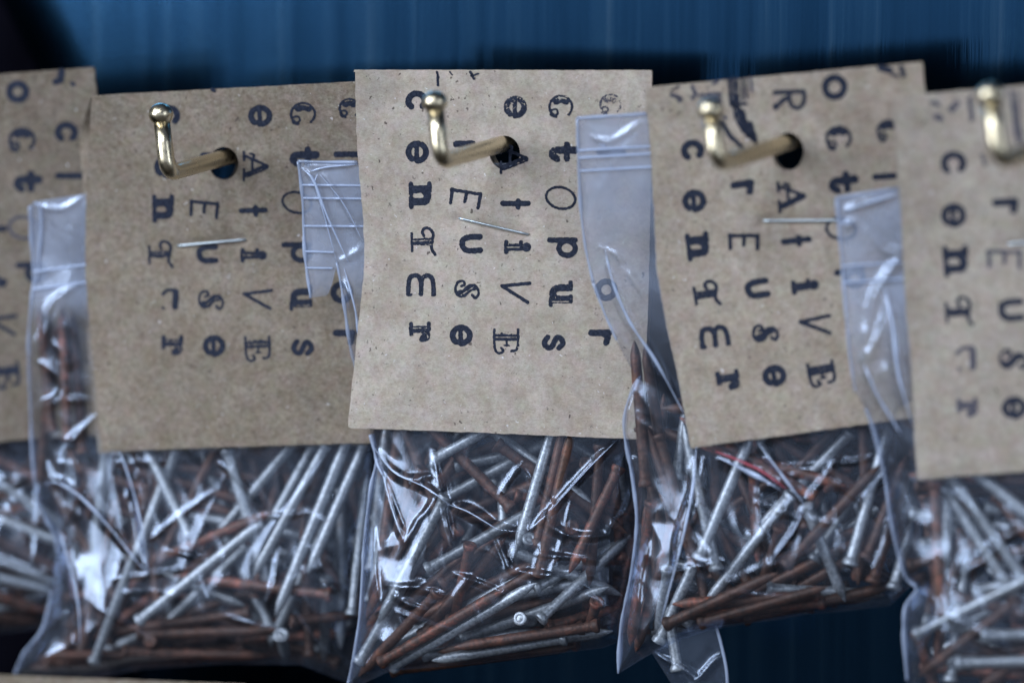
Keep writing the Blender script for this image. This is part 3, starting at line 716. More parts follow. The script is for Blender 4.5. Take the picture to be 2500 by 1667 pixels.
SUBJ = {0: 'leftmost, mostly cut off by the left edge', 1: 'second from the left', 2: 'in the middle, pale and sharpest', 3: 'second from the right, tilted to the right', 4: 'rightmost, cut off by the right edge'}
BAGLAB = {
 0: 'clear zip bag of nails with kraft header, half cut off at the left edge',
 1: 'clear zip bag of nails under the dark kraft header second from the left',
 2: 'clear zip bag of nails under the pale, sharp kraft header in the middle',
 3: 'clear zip bag of nails under the tilted kraft header with an ink scribble',
 4: 'clear zip bag of nails under the blurred header at the right edge',
}
BOUT = {
 2: [(727, 394), (872, 396), (1450, 400), (1470, 620), (1500, 850), (1550, 1060), (1568, 1200), (1562, 1330), (1545, 1450), (1520, 1562), (1474, 1581), (1303, 1602), (1148, 1621), (955, 1636), (840, 1690), (850, 1660), (873, 1525), (883, 1408), (889, 1308), (904, 1188), (920, 1126), (905, 1060), (880, 940), (856, 850), (838, 730), (822, 640), (812, 690), (800, 722), (758, 727), (744, 620), (738, 480), (732, 430)],
 1: [(73, 503), (84, 492), (208, 474), (400, 455), (790, 470), (820, 700), (870, 900), (935, 1080), (930, 1250), (905, 1450), (880, 1640), (852, 1668), (735, 1622), (550, 1620), (348, 1632), (232, 1655), (70, 1652), (35, 1645), (60, 1590), (105, 1530), (125, 1440), (139, 1350), (128, 1300), (91, 1226), (79, 1120), (75, 1036), (69, 844), (78, 720), (82, 690), (77, 600)],
 3: [(1409, 288), (1577, 277), (2050, 250), (2100, 500), (2150, 800), (2235, 1080), (2250, 1300), (2235, 1420), (2173, 1478), (2060, 1492), (1968, 1499), (1900, 1512), (1840, 1519), (1747, 1534), (1658, 1561), (1574, 1604), (1508, 1645), (1516, 1524), (1540, 1400), (1554, 1277), (1545, 1176), (1524, 1060), (1527, 1000), (1545, 950), (1560, 925), (1535, 890), (1505, 830), (1478, 770), (1448, 690), (1428, 598), (1416, 483)],
 4: [(2042, 484), (2193, 459), (2700, 420), (2800, 800), (2900, 1150), (2920, 1500), (2900, 1760), (2500, 1790), (2222, 1740), (2214, 1660), (2206, 1544), (2211, 1478), (2237, 1436), (2206, 1400), (2175, 1277), (2161, 1176), (2135, 1060), (2113, 997), (2088, 955), (2074, 863), (2059, 691), (2048, 520)],
 0: [(-560, 520), (-400, 480), (150, 470), (170, 700), (200, 900), (250, 1070), (245, 1200), (225, 1330), (180, 1440), (130, 1530), (0, 1546), (-200, 1570), (-480, 1600), (-520, 1400), (-480, 1100), (-540, 800)],
}
CR = {
 2: [([(905, 1080), (960, 1150), (1040, 1190), (1098, 1232)], 1.3, 11), ([(1098, 1232), (1145, 1250), (1215, 1292), (1290, 1300)], 1.5, 13),
     ([(1290, 1300), (1345, 1245), (1430, 1150), (1510, 1070)], 1.4, 9), ([(1330, 1250), (1350, 1290), (1420, 1310), (1500, 1300)], 1.0, 10),
     ([(1065, 1155), (1062, 1200), (1040, 1290), (1000, 1380)], 0.9, 14), ([(925, 1130), (960, 1250), (990, 1330)], 1.0, 10),
     ([(1480, 1300), (1530, 1240), (1545, 1180)], 0.8, 9), ([(990, 1170), (1065, 1160)], 0.9, 10), ([(1400, 1430), (1460, 1470), (1480, 1500)], 1.0, 12),
     ([(960, 1610), (1200, 1570), (1480, 1545)], 0.9, 12), ([(900, 1520), (980, 1440), (1060, 1420)], 0.7, 12),
     ([(735, 410), (765, 440), (800, 530), (850, 640)], 0.8, 7), ([(780, 405), (840, 500), (885, 590)], 0.7, 6), ([(745, 404), (870, 402)], 0.8, 8),
     ([(822, 640), (855, 625), (890, 600)], 0.5, 8), ([(840, 680), (868, 760), (880, 860)], 1.0, 10)],
 1: [([(105, 1185), (140, 1178), (200, 1215), (270, 1290), (330, 1365), (362, 1400)], 1.8, 10), ([(285, 1080), (320, 1180), (345, 1280), (362, 1400)], 1.8, 10),
     ([(138, 1280), (165, 1360), (190, 1470), (196, 1570)], 1.6, 9), ([(310, 1090), (340, 1160), (350, 1250)], 1.0, 7),
     ([(90, 880), (130, 905), (155, 945), (130, 985), (80, 1000)], 1.3, 10), ([(80, 880), (105, 830), (120, 750), (150, 720), (200, 690)], 1.0, 8),
     ([(95, 990), (150, 975), (230, 980)], 1.0, 8), ([(240, 1010), (180, 1070), (160, 1100), (155, 1150)], 1.2, 10), ([(130, 830), (160, 870), (165, 900)], 0.8, 10),
     ([(170, 1100), (185, 1180), (200, 1330)], 0.9, 12), ([(40, 1640), (90, 1560), (170, 1480)], 1.2, 9), ([(560, 1400), (520, 1450), (490, 1540)], 1.0, 22),
     ([(330, 1620), (480, 1600), (760, 1590)], 0.8, 10), ([(780, 1430), (850, 1440)], 0.8, 6), ([(84, 500), (150, 510), (208, 476)], 0.8, 8)],
 3: [([(1477, 610), (1500, 700), (1540, 790), (1600, 880), (1670, 1010)], 1.8, 10), ([(1573, 900), (1540, 960), (1530, 1050), (1550, 1180), (1548, 1320), (1520, 1480)], 1.5, 10),
     ([(1745, 1105), (1800, 1135), (1870, 1175), (1910, 1205)], 1.8, 15), ([(1850, 1080), (1910, 1160), (1963, 1230)], 1.5, 9), ([(1963, 1230), (1940, 1290), (1880, 1370)], 1.2, 6),
     ([(1963, 1225), (2010, 1170), (2060, 1090)], 1.3, 9), ([(1700, 1090), (1690, 1200), (1660, 1340), (1610, 1530)], 1.6, 11), ([(1720, 1100), (1705, 1230), (1680, 1300)], 1.2, 8),
     ([(1440, 330), (1490, 345), (1575, 292)], 0.8, 8), ([(1520, 650), (1560, 700), (1578, 730)], 1.1, 10), ([(1460, 600), (1500, 620), (1520, 640)], 0.8, 7),
     ([(1750, 1440), (1830, 1400), (1900, 1370)], 1.2, 14), ([(2050, 1300), (2050, 1380), (2070, 1400)], 1.0, 8), ([(2120, 1420), (2160, 1330), (2170, 1260)], 1.0, 8), ([(1960, 1490), (2050, 1470), (2140, 1475)], 1.0, 7)],
 4: [([(2060, 515), (2120, 495), (2190, 475)], 1.3, 9), ([(2110, 550), (2160, 610), (2195, 625), (2160, 680), (2130, 740), (2105, 900)], 1.6, 12), ([(2160, 700), (2180, 800), (2195, 920), (2230, 1040)], 2.0, 16),
     ([(2170, 760), (2140, 830), (2110, 890)], 1.5, 12), ([(2110, 890), (2140, 960), (2200, 1060)], 1.3, 10), ([(2065, 540), (2080, 560)], 1.2, 14), ([(2200, 860), (2225, 960)], 1.0, 8),
     ([(2320, 1170), (2400, 1260), (2440, 1320), (2380, 1380), (2320, 1400)], 1.6, 14), ([(2440, 1320), (2500, 1290), (2560, 1280)], 1.6, 14), ([(2400, 1340), (2420, 1430), (2500, 1420)], 1.4, 18), ([(2240, 1440), (2290, 1480), (2240, 1620)], 1.2, 12)],
 0: [([(0, 1150), (60, 1260), (150, 1300)], 1.2, 12), ([(-60, 1350), (80, 1400), (160, 1380)], 1.2, 12)],
}
CUT = {2: lambda X: 640+0*X, 1: lambda X: 712-0.14*(X-80), 3: lambda X: 424-0.06*(X-1410), 4: lambda X: 700-0.02*(X-2050), 0: lambda X: 700+0*X}
RIBS = {2: [[(738, 452), (1440, 458)], [(740, 484), (1440, 490)], [(742, 552), (1445, 556)], [(746, 614), (815, 616)], [(748, 654), (812, 655)]],
        1: [[(82, 663), (800, 570)], [(82, 706), (800, 612)]], 3: [[(1413, 368), (2060, 330)], [(1414, 386), (2060, 348)], [(1416, 418), (2060, 380)]],
        4: [[(2056, 650), (2700, 610)], [(2060, 690), (2700, 650)], [(2050, 545), (2075, 545)]], 0: [[(-540, 660), (160, 640)], [(-540, 700), (160, 680)]]}
SEAMS = {
 2: [[(727, 394), (738, 480), (744, 620), (758, 727)], [(822, 640), (838, 730), (856, 850), (880, 940)], [(922, 1120), (905, 1188), (890, 1308), (884, 1408), (875, 1525), (851, 1660), (840, 1688)], [(727, 394), (800, 396), (872, 397)], [(905, 1060), (920, 1126), (935, 1160)]],
 1: [[(73, 503), (77, 600), (82, 690), (78, 720), (69, 844), (75, 1036), (79, 1120), (91, 1226), (130, 1300), (140, 1350)], [(84, 494), (97, 505), (101, 560), (96, 620), (90, 690)], [(125, 1440), (105, 1530), (60, 1590), (36, 1643)]],
 3: [[(1409, 288), (1416, 483), (1428, 598), (1448, 690)], [(1560, 925), (1545, 950), (1527, 1000), (1524, 1060), (1545, 1176), (1554, 1277), (1540, 1400), (1516, 1524), (1509, 1643)], [(1448, 690), (1478, 770), (1505, 830)], [(1409, 289), (1500, 283), (1577, 278)]],
 4: [[(2042, 484), (2059, 691), (2074, 863), (2088, 955)], [(2113, 997), (2135, 1060), (2161, 1176), (2175, 1277), (2206, 1400), (2237, 1436), (2211, 1478), (2206, 1544), (2214, 1660)], [(2042, 484), (2193, 460)]],
 0: [],
}
CREASES = {
 1: [([(105, 1185), (140, 1178), (200, 1215), (270, 1290), (330, 1365), (362, 1400)], .22), ([(285, 1080), (320, 1180), (345, 1280), (362, 1400)], .30), ([(138, 1280), (165, 1360), (190, 1470), (196, 1570)], .26)],
 2: [([(905, 1080), (960, 1150), (1040, 1190), (1098, 1232)], .16), ([(1098, 1232), (1145, 1250), (1215, 1292)], .25), ([(1345, 1245), (1430, 1150), (1510, 1070)], .16), ([(735, 410), (765, 440), (800, 530), (850, 640)], .25), ([(780, 425), (840, 500), (885, 590)], .14), ([(776, 425), (770, 450), (790, 520), (822, 640)], .14), ([(760, 418), (800, 408), (872, 402)], .3), ([(840, 655), (868, 760), (880, 860)], .3)],
 3: [([(1752, 1116), (1800, 1138), (1860, 1168), (1905, 1196)], .42), ([(1477, 610), (1500, 700), (1540, 790), (1600, 880), (1670, 1010)], .34), ([(1700, 1090), (1690, 1200), (1660, 1340), (1610, 1530)], .28), ([(1850, 1080), (1910, 1160), (1963, 1230)], .26), ([(1963, 1230), (1940, 1290), (1880, 1370)], .16)],
 4: [([(2195, 625), (2160, 680)], .5), ([(2160, 700), (2180, 800), (2195, 920), (2230, 1040)], .4), ([(2110, 890), (2140, 960), (2200, 1060)], .4), ([(2060, 515), (2120, 495), (2190, 475)], .35)],
 0: [],
}
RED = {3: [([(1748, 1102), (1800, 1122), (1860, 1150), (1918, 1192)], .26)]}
STAPLE = {2: (1121, 533, 1288, 572), 1: (434, 600, 598, 585), 3: (1864, 539, 2052, 538), 4: (2461, 596, 2640, 582), 0: (-200, 600, -40, 590)}
BS = {0: (-6, 4), 1: (-9, 6), 2: (4, 2), 3: (-2, 4), 4: (-4, 4)}

# nails read off the photograph: kind, head x, head y, tip x, tip y, how much deeper the tip lies (mm); front ones first.
# coordinates are in an enlarged crop: origin and zoom factor come first
N = {}
N[2] = ((800, 1060, 2.583), [
 ('g', 400, 1470, 1318, 935, 0), ('r', 330, 1440, 1108, 985, 0), ('g', 1275, 655, 1180, 800, 9), ('g', 1335, 1170, 1560, 960, 3), ('r', 590, 1270, 1130, 640, 0),
 ('g', 745, 385, 470, 905, 0), ('g', 195, 1440, 470, 960, 0), ('r', 760, 1180, 1460, 780, 0), ('g', 665, 160, 1420, -260, 1), ('g', 860, -150, 1690, 458, 0),
 ('g', 1775, 1195, 1625, 560, 0), ('g', 1440, -120, 1625, 560, 1), ('g', 1600, 930, 1060, 1040, 2), ('r', 580, 1080, 1250, 680, 0), ('g', 600, 1390, 1800, 1240, 0),
 ('r', 560, 480, 270, 1110, 0), ('g', 370, 1350, 1330, 840, 1), ('r', 480, 935, 900, 955, 1), ('r', 985, 95, 930, 440, 2), ('r', 400, 1490, 1570, 1335, 1),
 ('g', 1110, 690, 1100, 230, 1), ('r', 1230, 490, 1185, 640, 5), ('r', 870, 280, 820, 520, 4), ('r', 1630, 180, 1560, 300, 9), ('g', 830, 470, 980, 790, 2),
 ('r', 1060, 60, 1450, 325, 0), ('g', 1150, 725, 1590, 905, 1), ('r', 1840, 200, 1520, 880, 1), ('r', 830, 590, 570, 870, 1), ('g', 830, 885, 580, 855, 1),
 ('g', 640, 730, 290, 610, 1), ('r', 1180, 385, 1450, 430, 1), ('r', 1240, 690, 1660, 770, 1), ('r', 900, 690, 840, 960, 2), ('g', 1825, 110, 1850, 340, 4),
 ('g', 1300, 970, 1590, 820, 1), ('r', 930, 1040, 1105, 905, 1), ('r', 1640, 760, 1640, 1130, 1), ('o', 1700, 1050, 1640, 1240, 2), ('r', 1840, 880, 1790, 1040, 2),
 ('g', 1830, 540, 1740, 780, 3), ('r', 1545, 585, 1400, 640, 8), ('g', 1210, 1160, 1320, 1180, 8), ('g', 860, 1290, 1300, 1200, 1), ('r', 540, 60, 700, 190, 1),
 ('r', 600, 210, 540, 360, 2), ('o', 380, 1060, 290, 1230, 2), ('r', 1090, 140, 1180, 300, 5), ('d', 800, 200, 1000, 160, 2), ('r', 1380, 1215, 1560, 1165, 2),
 ('r', 760, 1300, 1010, 1170, 1), ('g', 430, 1240, 700, 1190, 1), ('r', 1720, 60, 1700, 320, 2), ('r', 1310, 250, 1370, 400, 3), ('r', 700, 990, 520, 1180, 2)])
N[1] = ((0, 1060, 2.583), [
 ('g', 590, 1440, 870, 700, 0), ('g', 1125, 60, 830, 830, 0), ('g', 870, 1180, 1655, 550, 0), ('r', 1580, 1120, 610, 1255, 0), ('g', 1560, 700, 1010, 1230, 1),
 ('g', 2230, -60, 1735, 1150, 0), ('g', 2300, 60, 1940, 880, 0), ('r', 980, 790, 1730, 485, 0), ('g', 2060, 60, 1705, 700, 0), ('g', 1980, 60, 1640, 690, 0),
 ('g', 1860, 40, 1610, 345, 0), ('g', 1740, 1295, 1480, 750, 1), ('r', 1955, 1400, 1930, 880, 0), ('r', 1000, 1060, 970, 860, 3), ('g', 1690, 985, 1590, 700, 1),
 ('r', 1380, 720, 785, 1150, 1), ('g', 2250, 675, 1640, 770, 0), ('g', 1165, 505, 1470, 560, 1), ('d', 1240, 210, 1420, 520, 1), ('r', 1180, 300, 1390, 455, 1),
 ('g', 1430, 90, 1560, 520, 1), ('r', 945, 1300, 1010, 1330, 8), ('r', 1100, 1320, 1700, 1190, 1), ('r', 775, 1370, 1290, 1385, 1), ('r', 620, 1210, 780, 740, 1),
 ('g', 440, 60, 490, 780, 1), ('g', 670, 90, 600, 720, 1), ('g', 1770, 1260, 1810, 1415, 3), ('g', 530, 800, 500, 900, 8), ('g', 2220, 1140, 2250, 860, 1),
 ('r', 1700, 990, 1650, 1180, 3), ('r', 1380, 110, 1830, 100, 1), ('g', 1200, 640, 1060, 360, 1), ('r', 1290, 760, 1580, 640, 1), ('r', 460, 1180, 690, 1000, 1),
 ('r', 1500, 1290, 2100, 1260, 1), ('r', 840, 1450, 1500, 1400, 1), ('r', 300, 1440, 520, 1240, 1), ('r', 330, -10, 262, -700, 1), ('r', 430, 40, 400, -640, 1), ('r', 520, 120, 470, -560, 1), ('r', 250, 300, 330, -420, 1), ('r', 1830, 1180, 2120, 1150, 1), ('g', 1270, 110, 1060, 300, 1),
 ('d', 2060, 900, 2050, 1220, 1), ('r', 1900, 400, 1940, 700, 1), ('g', 2100, 480, 1960, 780, 1), ('r', 560, 300, 420, 560, 2), ('r', 1800, 60, 1400, 240, 1)])
N[3] = ((1600, 1060, 2.583), [
 ('g', 860, 375, 462, 885, 0), ('g', 1235, -20, 920, 310, 0), ('g', 640, 40, 935, 430, 0), ('r', 820, 830, 1420, 190, 0), ('r', 335, 1115, 200, 560, 0),
 ('g', 270, 790, 460, 345, 0), ('g', 20, 1310, 260, 780, 0), ('g', 945, 440, 1060, 720, 0), ('r', 20, 0, 170, 500, 0), ('r', 240, 520, 570, 700, 1),
 ('g', 1225, 825, 1340, 420, 1), ('r', 1330, 790, 1440, 510, 1), ('g', 1150, 980, 1110, 760, 1), ('r', 60, 1200, 780, 870, 0), ('r', 1370, 940, 1470, 620, 1),
 ('r', 280, 1190, 1090, 960, 0), ('g', 190, 1210, 330, 1010, 3), ('r', 500, 480, 640, 620, 2), ('g', 440, 470, 530, 630, 1), ('r', 460, 130, 570, 640, 2),
 ('r', 1070, 320, 1440, 370, 1), ('g', 1020, 250, 1060, 640, 2), ('g', 700, 970, 1060, 990, 1), ('r', 830, 1020, 1330, 1040, 0), ('r', 350, 720, 460, 850, 3),
 ('r', 560, 1160, 1250, 1010, 1), ('g', 130, 280, 160, 90, 1), ('g', 30, 430, 160, 340, 1), ('d', 1000, 800, 1090, 650, 2), ('r', 1210, 200, 1160, 560, 2),
 ('r', 1340, 60, 1380, 400, 1), ('g', 840, 30, 880, 160, 2), ('r', 640, 200, 960, 130, 2), ('g', 1500, 980, 1560, 760, 2), ('r', 1260, 870, 1560, 960, 1),
 ('g', 80, 840, 40, 1100, 1), ('r', 110, 560, -60, 1150, 1), ('r', 70, 300, -20, -270, 1), ('r', -60, 330, -110, -300, 1), ('r', -20, 420, -120, 1080, 1), ('g', 240, 950, 130, 1260, 2), ('r', 790, 580, 700, 860, 2)])
N[4] = ((1600, 1060, 2.583), [
 ('g', 1850, 240, 2120, 620, 0), ('g', 1990, 220, 2420, 560, 0), ('r', 1760, 300, 1805, 1150, 0), ('g', 1640, 1260, 2420, 880, 0), ('g', 1820, 330, 2030, 650, 1),
 ('r', 1600, 830, 2010, 700, 0), ('g', 1610, 500, 1900, 540, 1), ('r', 2290, 1040, 2030, 1240, 0), ('g', 2110, 880, 2420, 660, 1), ('g', 2000, 990, 2400, 910, 1),
 ('g', 1900, 1440, 2500, 1425, 0), ('g', 2060, 1270, 2500, 1255, 1), ('o', 2220, 900, 2280, 1200, 1), ('g', 1690, 1170, 1900, 1210, 3), ('r', 1650, 1240, 1700, 1400, 1),
 ('r', 1950, 1300, 2450, 1520, 0), ('d', 1680, 700, 1820, 640, 2), ('r', 1700, 380, 1740, 700, 1), ('g', 2080, 470, 2320, 480, 1), ('r', 1640, 330, 2000, 350, 1),
 ('g', 1860, 1560, 1900, 1250, 1), ('r', 2140, 380, 2400, 700, 1), ('g', 1740, 840, 1870, 760, 2), ('r', 1850, 1010, 2200, 1100, 1)])
N[0] = ((0, 1060, 2.583), [
 ('g', -400, 380, 190, 605, 0), ('g', -300, 660, 340, 930, 0), ('g', -200, 180, 220, 450, 1), ('r', -60, 640, 400, 860, 0), ('r', -150, 100, 380, 330, 1),
 ('g', -200, 860, 240, 960, 1), ('r', -100, 980, 300, 1120, 0), ('g', -260, 1180, 40, 1080, 1), ('r', 200, 560, 170, 720, 4), ('r', -200, 1130, 260, 1180, 1), ('r', 60, 330, 300, 60, 1), ('r', 330, 500, 20, 740, 1)])
FILL = {0: 22, 1: 34, 2: 36, 3: 34, 4: 24}
DEEP = {0: 14, 1: 62, 2: 60, 3: 60, 4: 30}; deep_parts = []
KINDLAB = {'r': 'rusty brown', 'o': 'orange rusted', 'g': 'grey galvanised', 'd': 'dark tarnished'}
WHERE = {0: 'leftmost nail bag, cut by the left edge', 1: 'nail bag second from the left', 2: 'middle nail bag', 3: 'nail bag second from the right', 4: 'rightmost nail bag, cut by the right edge'}

for key in (0, 1, 2, 3, 4):
    h = CARDS[key]
    ref = OUT[key][0]
    h_flat = h
    def h(x, y, f=h_flat, st=STAPLE[key], ho=HOLE[key], cs=[max(OUT[key], key=lambda p: p[1]-p[0]), max(OUT[key], key=lambda p: p[1]+p[0]), OUT[key][0]], sd=key):
        x = np.asarray(x, float); y = np.asarray(y, float)
        v = f(x, y)-0.30*np.exp(-(seg_dist(x, y, [st[:2], st[2:]])/13)**2)
        v = v+0.35*np.exp(-np.maximum(np.hypot(x-ho[0], y-ho[1])-ho[2], 0)/22)
        for i, c in enumerate(cs): v = v+(0.9, 1.3, 0.5)[(i+sd) % 3]*np.exp(-(np.hypot(x-c[0], y-c[1])/85)**2)
        return v
    root = empty('nail_bag', V((OUT[key][0][0]+OUT[key][1][0])/2, OUT[key][0][1], float(h(*ref))), BAGLAB[key], 'bag', 'bags of nails hanging in a row')
    bpy.context.view_layer.update()
    make_card(root, 'header_card', OUT[key], h, KRAFT[key], HOLE[key], L[key], LF.get(key), key+1.3, BS[key])
    staple(root, *STAPLE[key], h)
    cb = max(p[1] for p in OUT[key])-20
    bag = Bag(key, h_flat, BOUT[key], cb, CR[key], key*7.7+1.1)
    rc = random.Random(key*5+2); added = 0; allp = []
    for _ in range(400):                              # small sharp folds where the nails stretch the film
        if added >= 16: break
        x_ = rc.uniform(min(p[0] for p in bag.out), max(p[0] for p in bag.out)); y_ = rc.uniform(cb+20, max(p[1] for p in bag.out)-40)
        an = rc.uniform(0, math.pi); ln = rc.uniform(50, 130)
        q_ = [(x_-ln*math.cos(an), y_-ln*math.sin(an)), (x_+rc.uniform(-12, 12), y_+rc.uniform(-12, 12)), (x_+ln*math.cos(an), y_+ln*math.sin(an))]
        if poly_sdf(np.array([p[0] for p in q_]), np.array([p[1] for p in q_]), bag.out).min() < 12 or min(p[1] for p in q_) < cb+15: continue
        allp.append((q_, rc.uniform(0.5, 1.1), rc.uniform(5.5, 9))); added += 1
    bag.cr = bag.cr+allp
    body, top = build_film(root, bag, CUT[key])
    for pts in RIBS[key]:
        n_ = 24; q = [(pts[0][0]+(pts[1][0]-pts[0][0])*t/n_, pts[0][1]+(pts[1][1]-pts[0][1])*t/n_) for t in range(n_+1)]
        hx, hy, rx, ry = HOLE[key]
        runs = [[]]
        for p in q:                                       # the punched hole interrupts the rib
            if key != 2 and math.hypot((p[0]-hx)/(rx+12), (p[1]-hy)/(ry+12)) < 1: runs.append([])
            else: runs[-1].append(p)
        v, f = merge([tube(line_on(bag, r_, 0.1), 0.0002, 8) for r_ in runs if len(r_) > 1])
        meshobj('zip_rib', v, f, RIB, top)
    for pts in SEAMS[key]:
        q = line_on(bag, pts, 0.0)
        v, f = tube(q, [0.00021*(0.75+0.9*abs(noise.noise(p*260))*2) for p in q], 8)
        meshobj('welded_seam', v, f, SEAM, body)
    for pts, r_ in RED.get(key, []):  # reflected red glint, put in as a coloured stripe
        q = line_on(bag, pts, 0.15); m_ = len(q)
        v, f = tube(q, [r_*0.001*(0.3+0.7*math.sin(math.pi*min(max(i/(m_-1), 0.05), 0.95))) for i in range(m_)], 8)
        tag(meshobj('glint_stripe', v, f, REDM, body), 'red glint painted as a stripe on the clear plastic')
    for pts, r_ in CREASES[key]:
        q = line_on(bag, pts, 0.05); m_ = len(q)
        v, f = tube(q, [r_*0.00075*(0.15+0.85*math.sin(math.pi*min(max(i/(m_-1), 0.02), 0.98)))*(0.6+1.6*abs(noise.noise(q[i]*300))) for i in range(m_)], 8)
        meshobj('crease', v, f, CREASE, body)
    if key == 3:        # empty lower corner of the bag sticking out under the nails
        fl = Bag(3, lambda X, Y: CARDS[3](X, Y)-4.0, [(1590, 1590), (1658, 1555), (1747, 1526), (1760, 1570), (1774, 1640), (1776, 1720), (1700, 1730), (1640, 1670)], 5000, [([(1680, 1690), (1720, 1640), (1765, 1590)], 1.0, 7), ([(1600, 1595), (1680, 1640), (1700, 1660)], 0.8, 6)], 4.4)
        v, f = [], []
        xs_ = np.arange(1570, 1800, 6.0); X, Y = np.meshgrid(xs_, np.arange(1510, 1750, 6.0))
        v2, f2 = contour(poly_sdf(X, Y, fl.out), 1570, 1510, 6.0)
        fr_, bk_, d_ = fl.shell(v2[:, 0], v2[:, 1])
        for (c_, am, wd_) in fl.cr: fr_ = fr_+ridge(v2[:, 0], v2[:, 1], c_, am, wd_)
        v, f = merge([(P(v2[:, 0], v2[:, 1], fr_), f2), (P(v2[:, 0], v2[:, 1], bk_-2.5*np.clip(d_/30, 0, 1)), [q[::-1] for q in f2])])
        meshobj('corner_flap', v, f, FILM, body)
        v, f = tube(line_on(fl, [(1747, 1526), (1760, 1570), (1774, 1640), (1776, 1720)], 0.0), 0.00028, 8)
        meshobj('welded_seam', v, f, SEAM, body)
        hf_ = CARDS[3]; a_ = V(1655, 1638, float(hf_(1655, 1638))-5.4); b__ = V(1628, 1470, float(hf_(1628, 1470))-6.5)
    # nails
    (ox, oy, zf), lst = N[key]
    placed = []
    def try_nail(x1, y1, x2, y2, dt, start, gap, maxo=12.0, step=0.7):
        X = np.array([x1, x2]); Y = np.array([y1, y2])
        fr, bk, d = bag.shell(X, Y)
        o = start
        while o <= maxo:
            h1 = fr[0]-1.9-o; h2 = fr[1]-1.5-o-dt
            a = V(x1, y1, h1); b_ = V(x2, y2, h2)
            if all(segseg(a, b_, c, d_) > gap for c, d_ in placed): return a, b_
            o += step
        return None
    grp = {k: 'nails in the '+WHERE[key].split(',')[0]+', '+KINDLAB[k] for k in 'rogd'}
    lng, sht = [], []
    for (k, x1, y1, x2, y2, dt) in lst:
        x1, y1, x2, y2 = ox+x1/zf, oy+y1/zf, ox+x2/zf, oy+y2/zf
        Ln = math.hypot(x2-x1, y2-y1)
        if Ln < 290 and dt < 6:                       # partly buried nail: its far end runs on behind the others
            tgt = random.uniform(330, 390)
            while tgt > Ln:
                x3, y3 = x1+(x2-x1)*tgt/Ln, y1+(y2-y1)*tgt/Ln
                if poly_sdf(np.array([x3]), np.array([y3]), bag.out)[0] > 20: break
                tgt -= 12
            if tgt > Ln: x2, y2 = x3, y3
            sht.append((k, x1, y1, x2, y2, dt+2.0))
        else: lng.append((k, x1, y1, x2, y2, dt))
    for (k, x1, y1, x2, y2, dt) in lng+sht:
        r_ = try_nail(x1, y1, x2, y2, dt, 0.0, 0.0019) or try_nail(x1, y1, x2, y2, dt, 0.0, 0.0013) or try_nail(x1, y1, x2, y2, dt, 0.0, 0.0007)
        if r_ is None: continue
        placed.append(r_)
        make_nail(k, r_[0], r_[1], KINDLAB[k]+' nail lying among others in the '+WHERE[key], grp[k])
    if key == 3:
        placed.append((a_, b__)); make_nail('g', a_, b__, 'grey galvanised nail hanging head down in the empty bottom corner of a nail bag', grp['g'])
    got = 0; tries = 0
    while got < FILL[key] and tries < 4000:
        tries += 1
        xs = [p[0] for p in bag.out]; x1 = random.uniform(min(xs), max(xs)); y1 = random.uniform(cb-60, max(p[1] for p in bag.out))
        a = random.uniform(0, 2*math.pi); Ln = random.uniform(330, 420)
        if random.random() < 0.5 and y1 > cb+330: a = random.choice([0, math.pi])+random.uniform(-0.25, 0.25)
        x2, y2 = x1+Ln*math.cos(a), y1+Ln*math.sin(a)
        if got < FILL[key]*0.35:                      # nails settled along the bottom of the bag
            cand = [(bag.out[i], bag.out[(i+1) % len(bag.out)]) for i in range(len(bag.out))]
            cand = [(p, q) for p, q in cand if min(p[1], q[1]) > cb+380 and abs(p[0]-q[0]) > 70]
            p, q = random.choice(cand); t_ = random.random(); sl = math.atan2(q[1]-p[1], q[0]-p[0])
            x1, y1 = p[0]+(q[0]-p[0])*t_, p[1]+(q[1]-p[1])*t_-random.uniform(18, 60); a = sl+random.uniform(-0.12, 0.12)
            x2, y2 = x1+Ln*math.cos(a), y1+Ln*math.sin(a)
        XX = np.array([x1, x2, (x1+x2)/2]); YY = np.array([y1, y2, (y1+y2)/2])
        if poly_sdf(XX, YY, bag.out).min() < 15 or y2 < cb-160: continue
        if key == 4 and min(x1, x2) > 2560 or key == 0 and max(x1, x2) < -60: continue
        r_ = try_nail(x1, y1, x2, y2, random.uniform(-2, 2), random.uniform(0.5, 5.0), 0.0019 if tries < 1500 else 0.0012, 11.0)
        if r_ is None: continue
        k = 'r' if random.random() < 0.84 else random.choice('gd')
        placed.append(r_); got += 1
        make_nail(k, r_[0], r_[1], KINDLAB[k]+' nail lying among others in the '+WHERE[key], grp[k])

    got = 0; tries = 0; rd = random.Random(key+50)
    while got < DEEP[key] and tries < 3000:              # the nails packed deeper, seen only in slivers
        tries += 1
        xs = [p[0] for p in bag.out]; x1 = rd.uniform(min(xs), max(xs)); y1 = rd.uniform(cb-80, max(p[1] for p in bag.out))
        a = rd.uniform(0, 2*math.pi); Ln = rd.uniform(320, 400); x2, y2 = x1+Ln*math.cos(a), y1+Ln*math.sin(a)
        if poly_sdf(np.array([x1, x2, (x1+x2)/2]), np.array([y1, y2, (y1+y2)/2]), bag.out).min() < 22 or y2 < cb-160: continue
        if key == 4 and min(x1, x2) > 2560 or key == 0 and max(x1, x2) < -60: continue
        r_ = try_nail(x1, y1, x2, y2, rd.uniform(-2, 2), rd.uniform(2.5, 8.0), 0.0009, 14.0)
        if r_ is None: continue
        placed.append(r_); got += 1
        (vs, fs), (hv, hf__) = nail_mesh((r_[1]-r_[0]).length, 0.00094, 0.0013, rd.random()*6)
        q_ = (r_[1]-r_[0]).to_track_quat('Z', 'Y')
        v, f = merge([(vs, fs), (hv, hf__)])
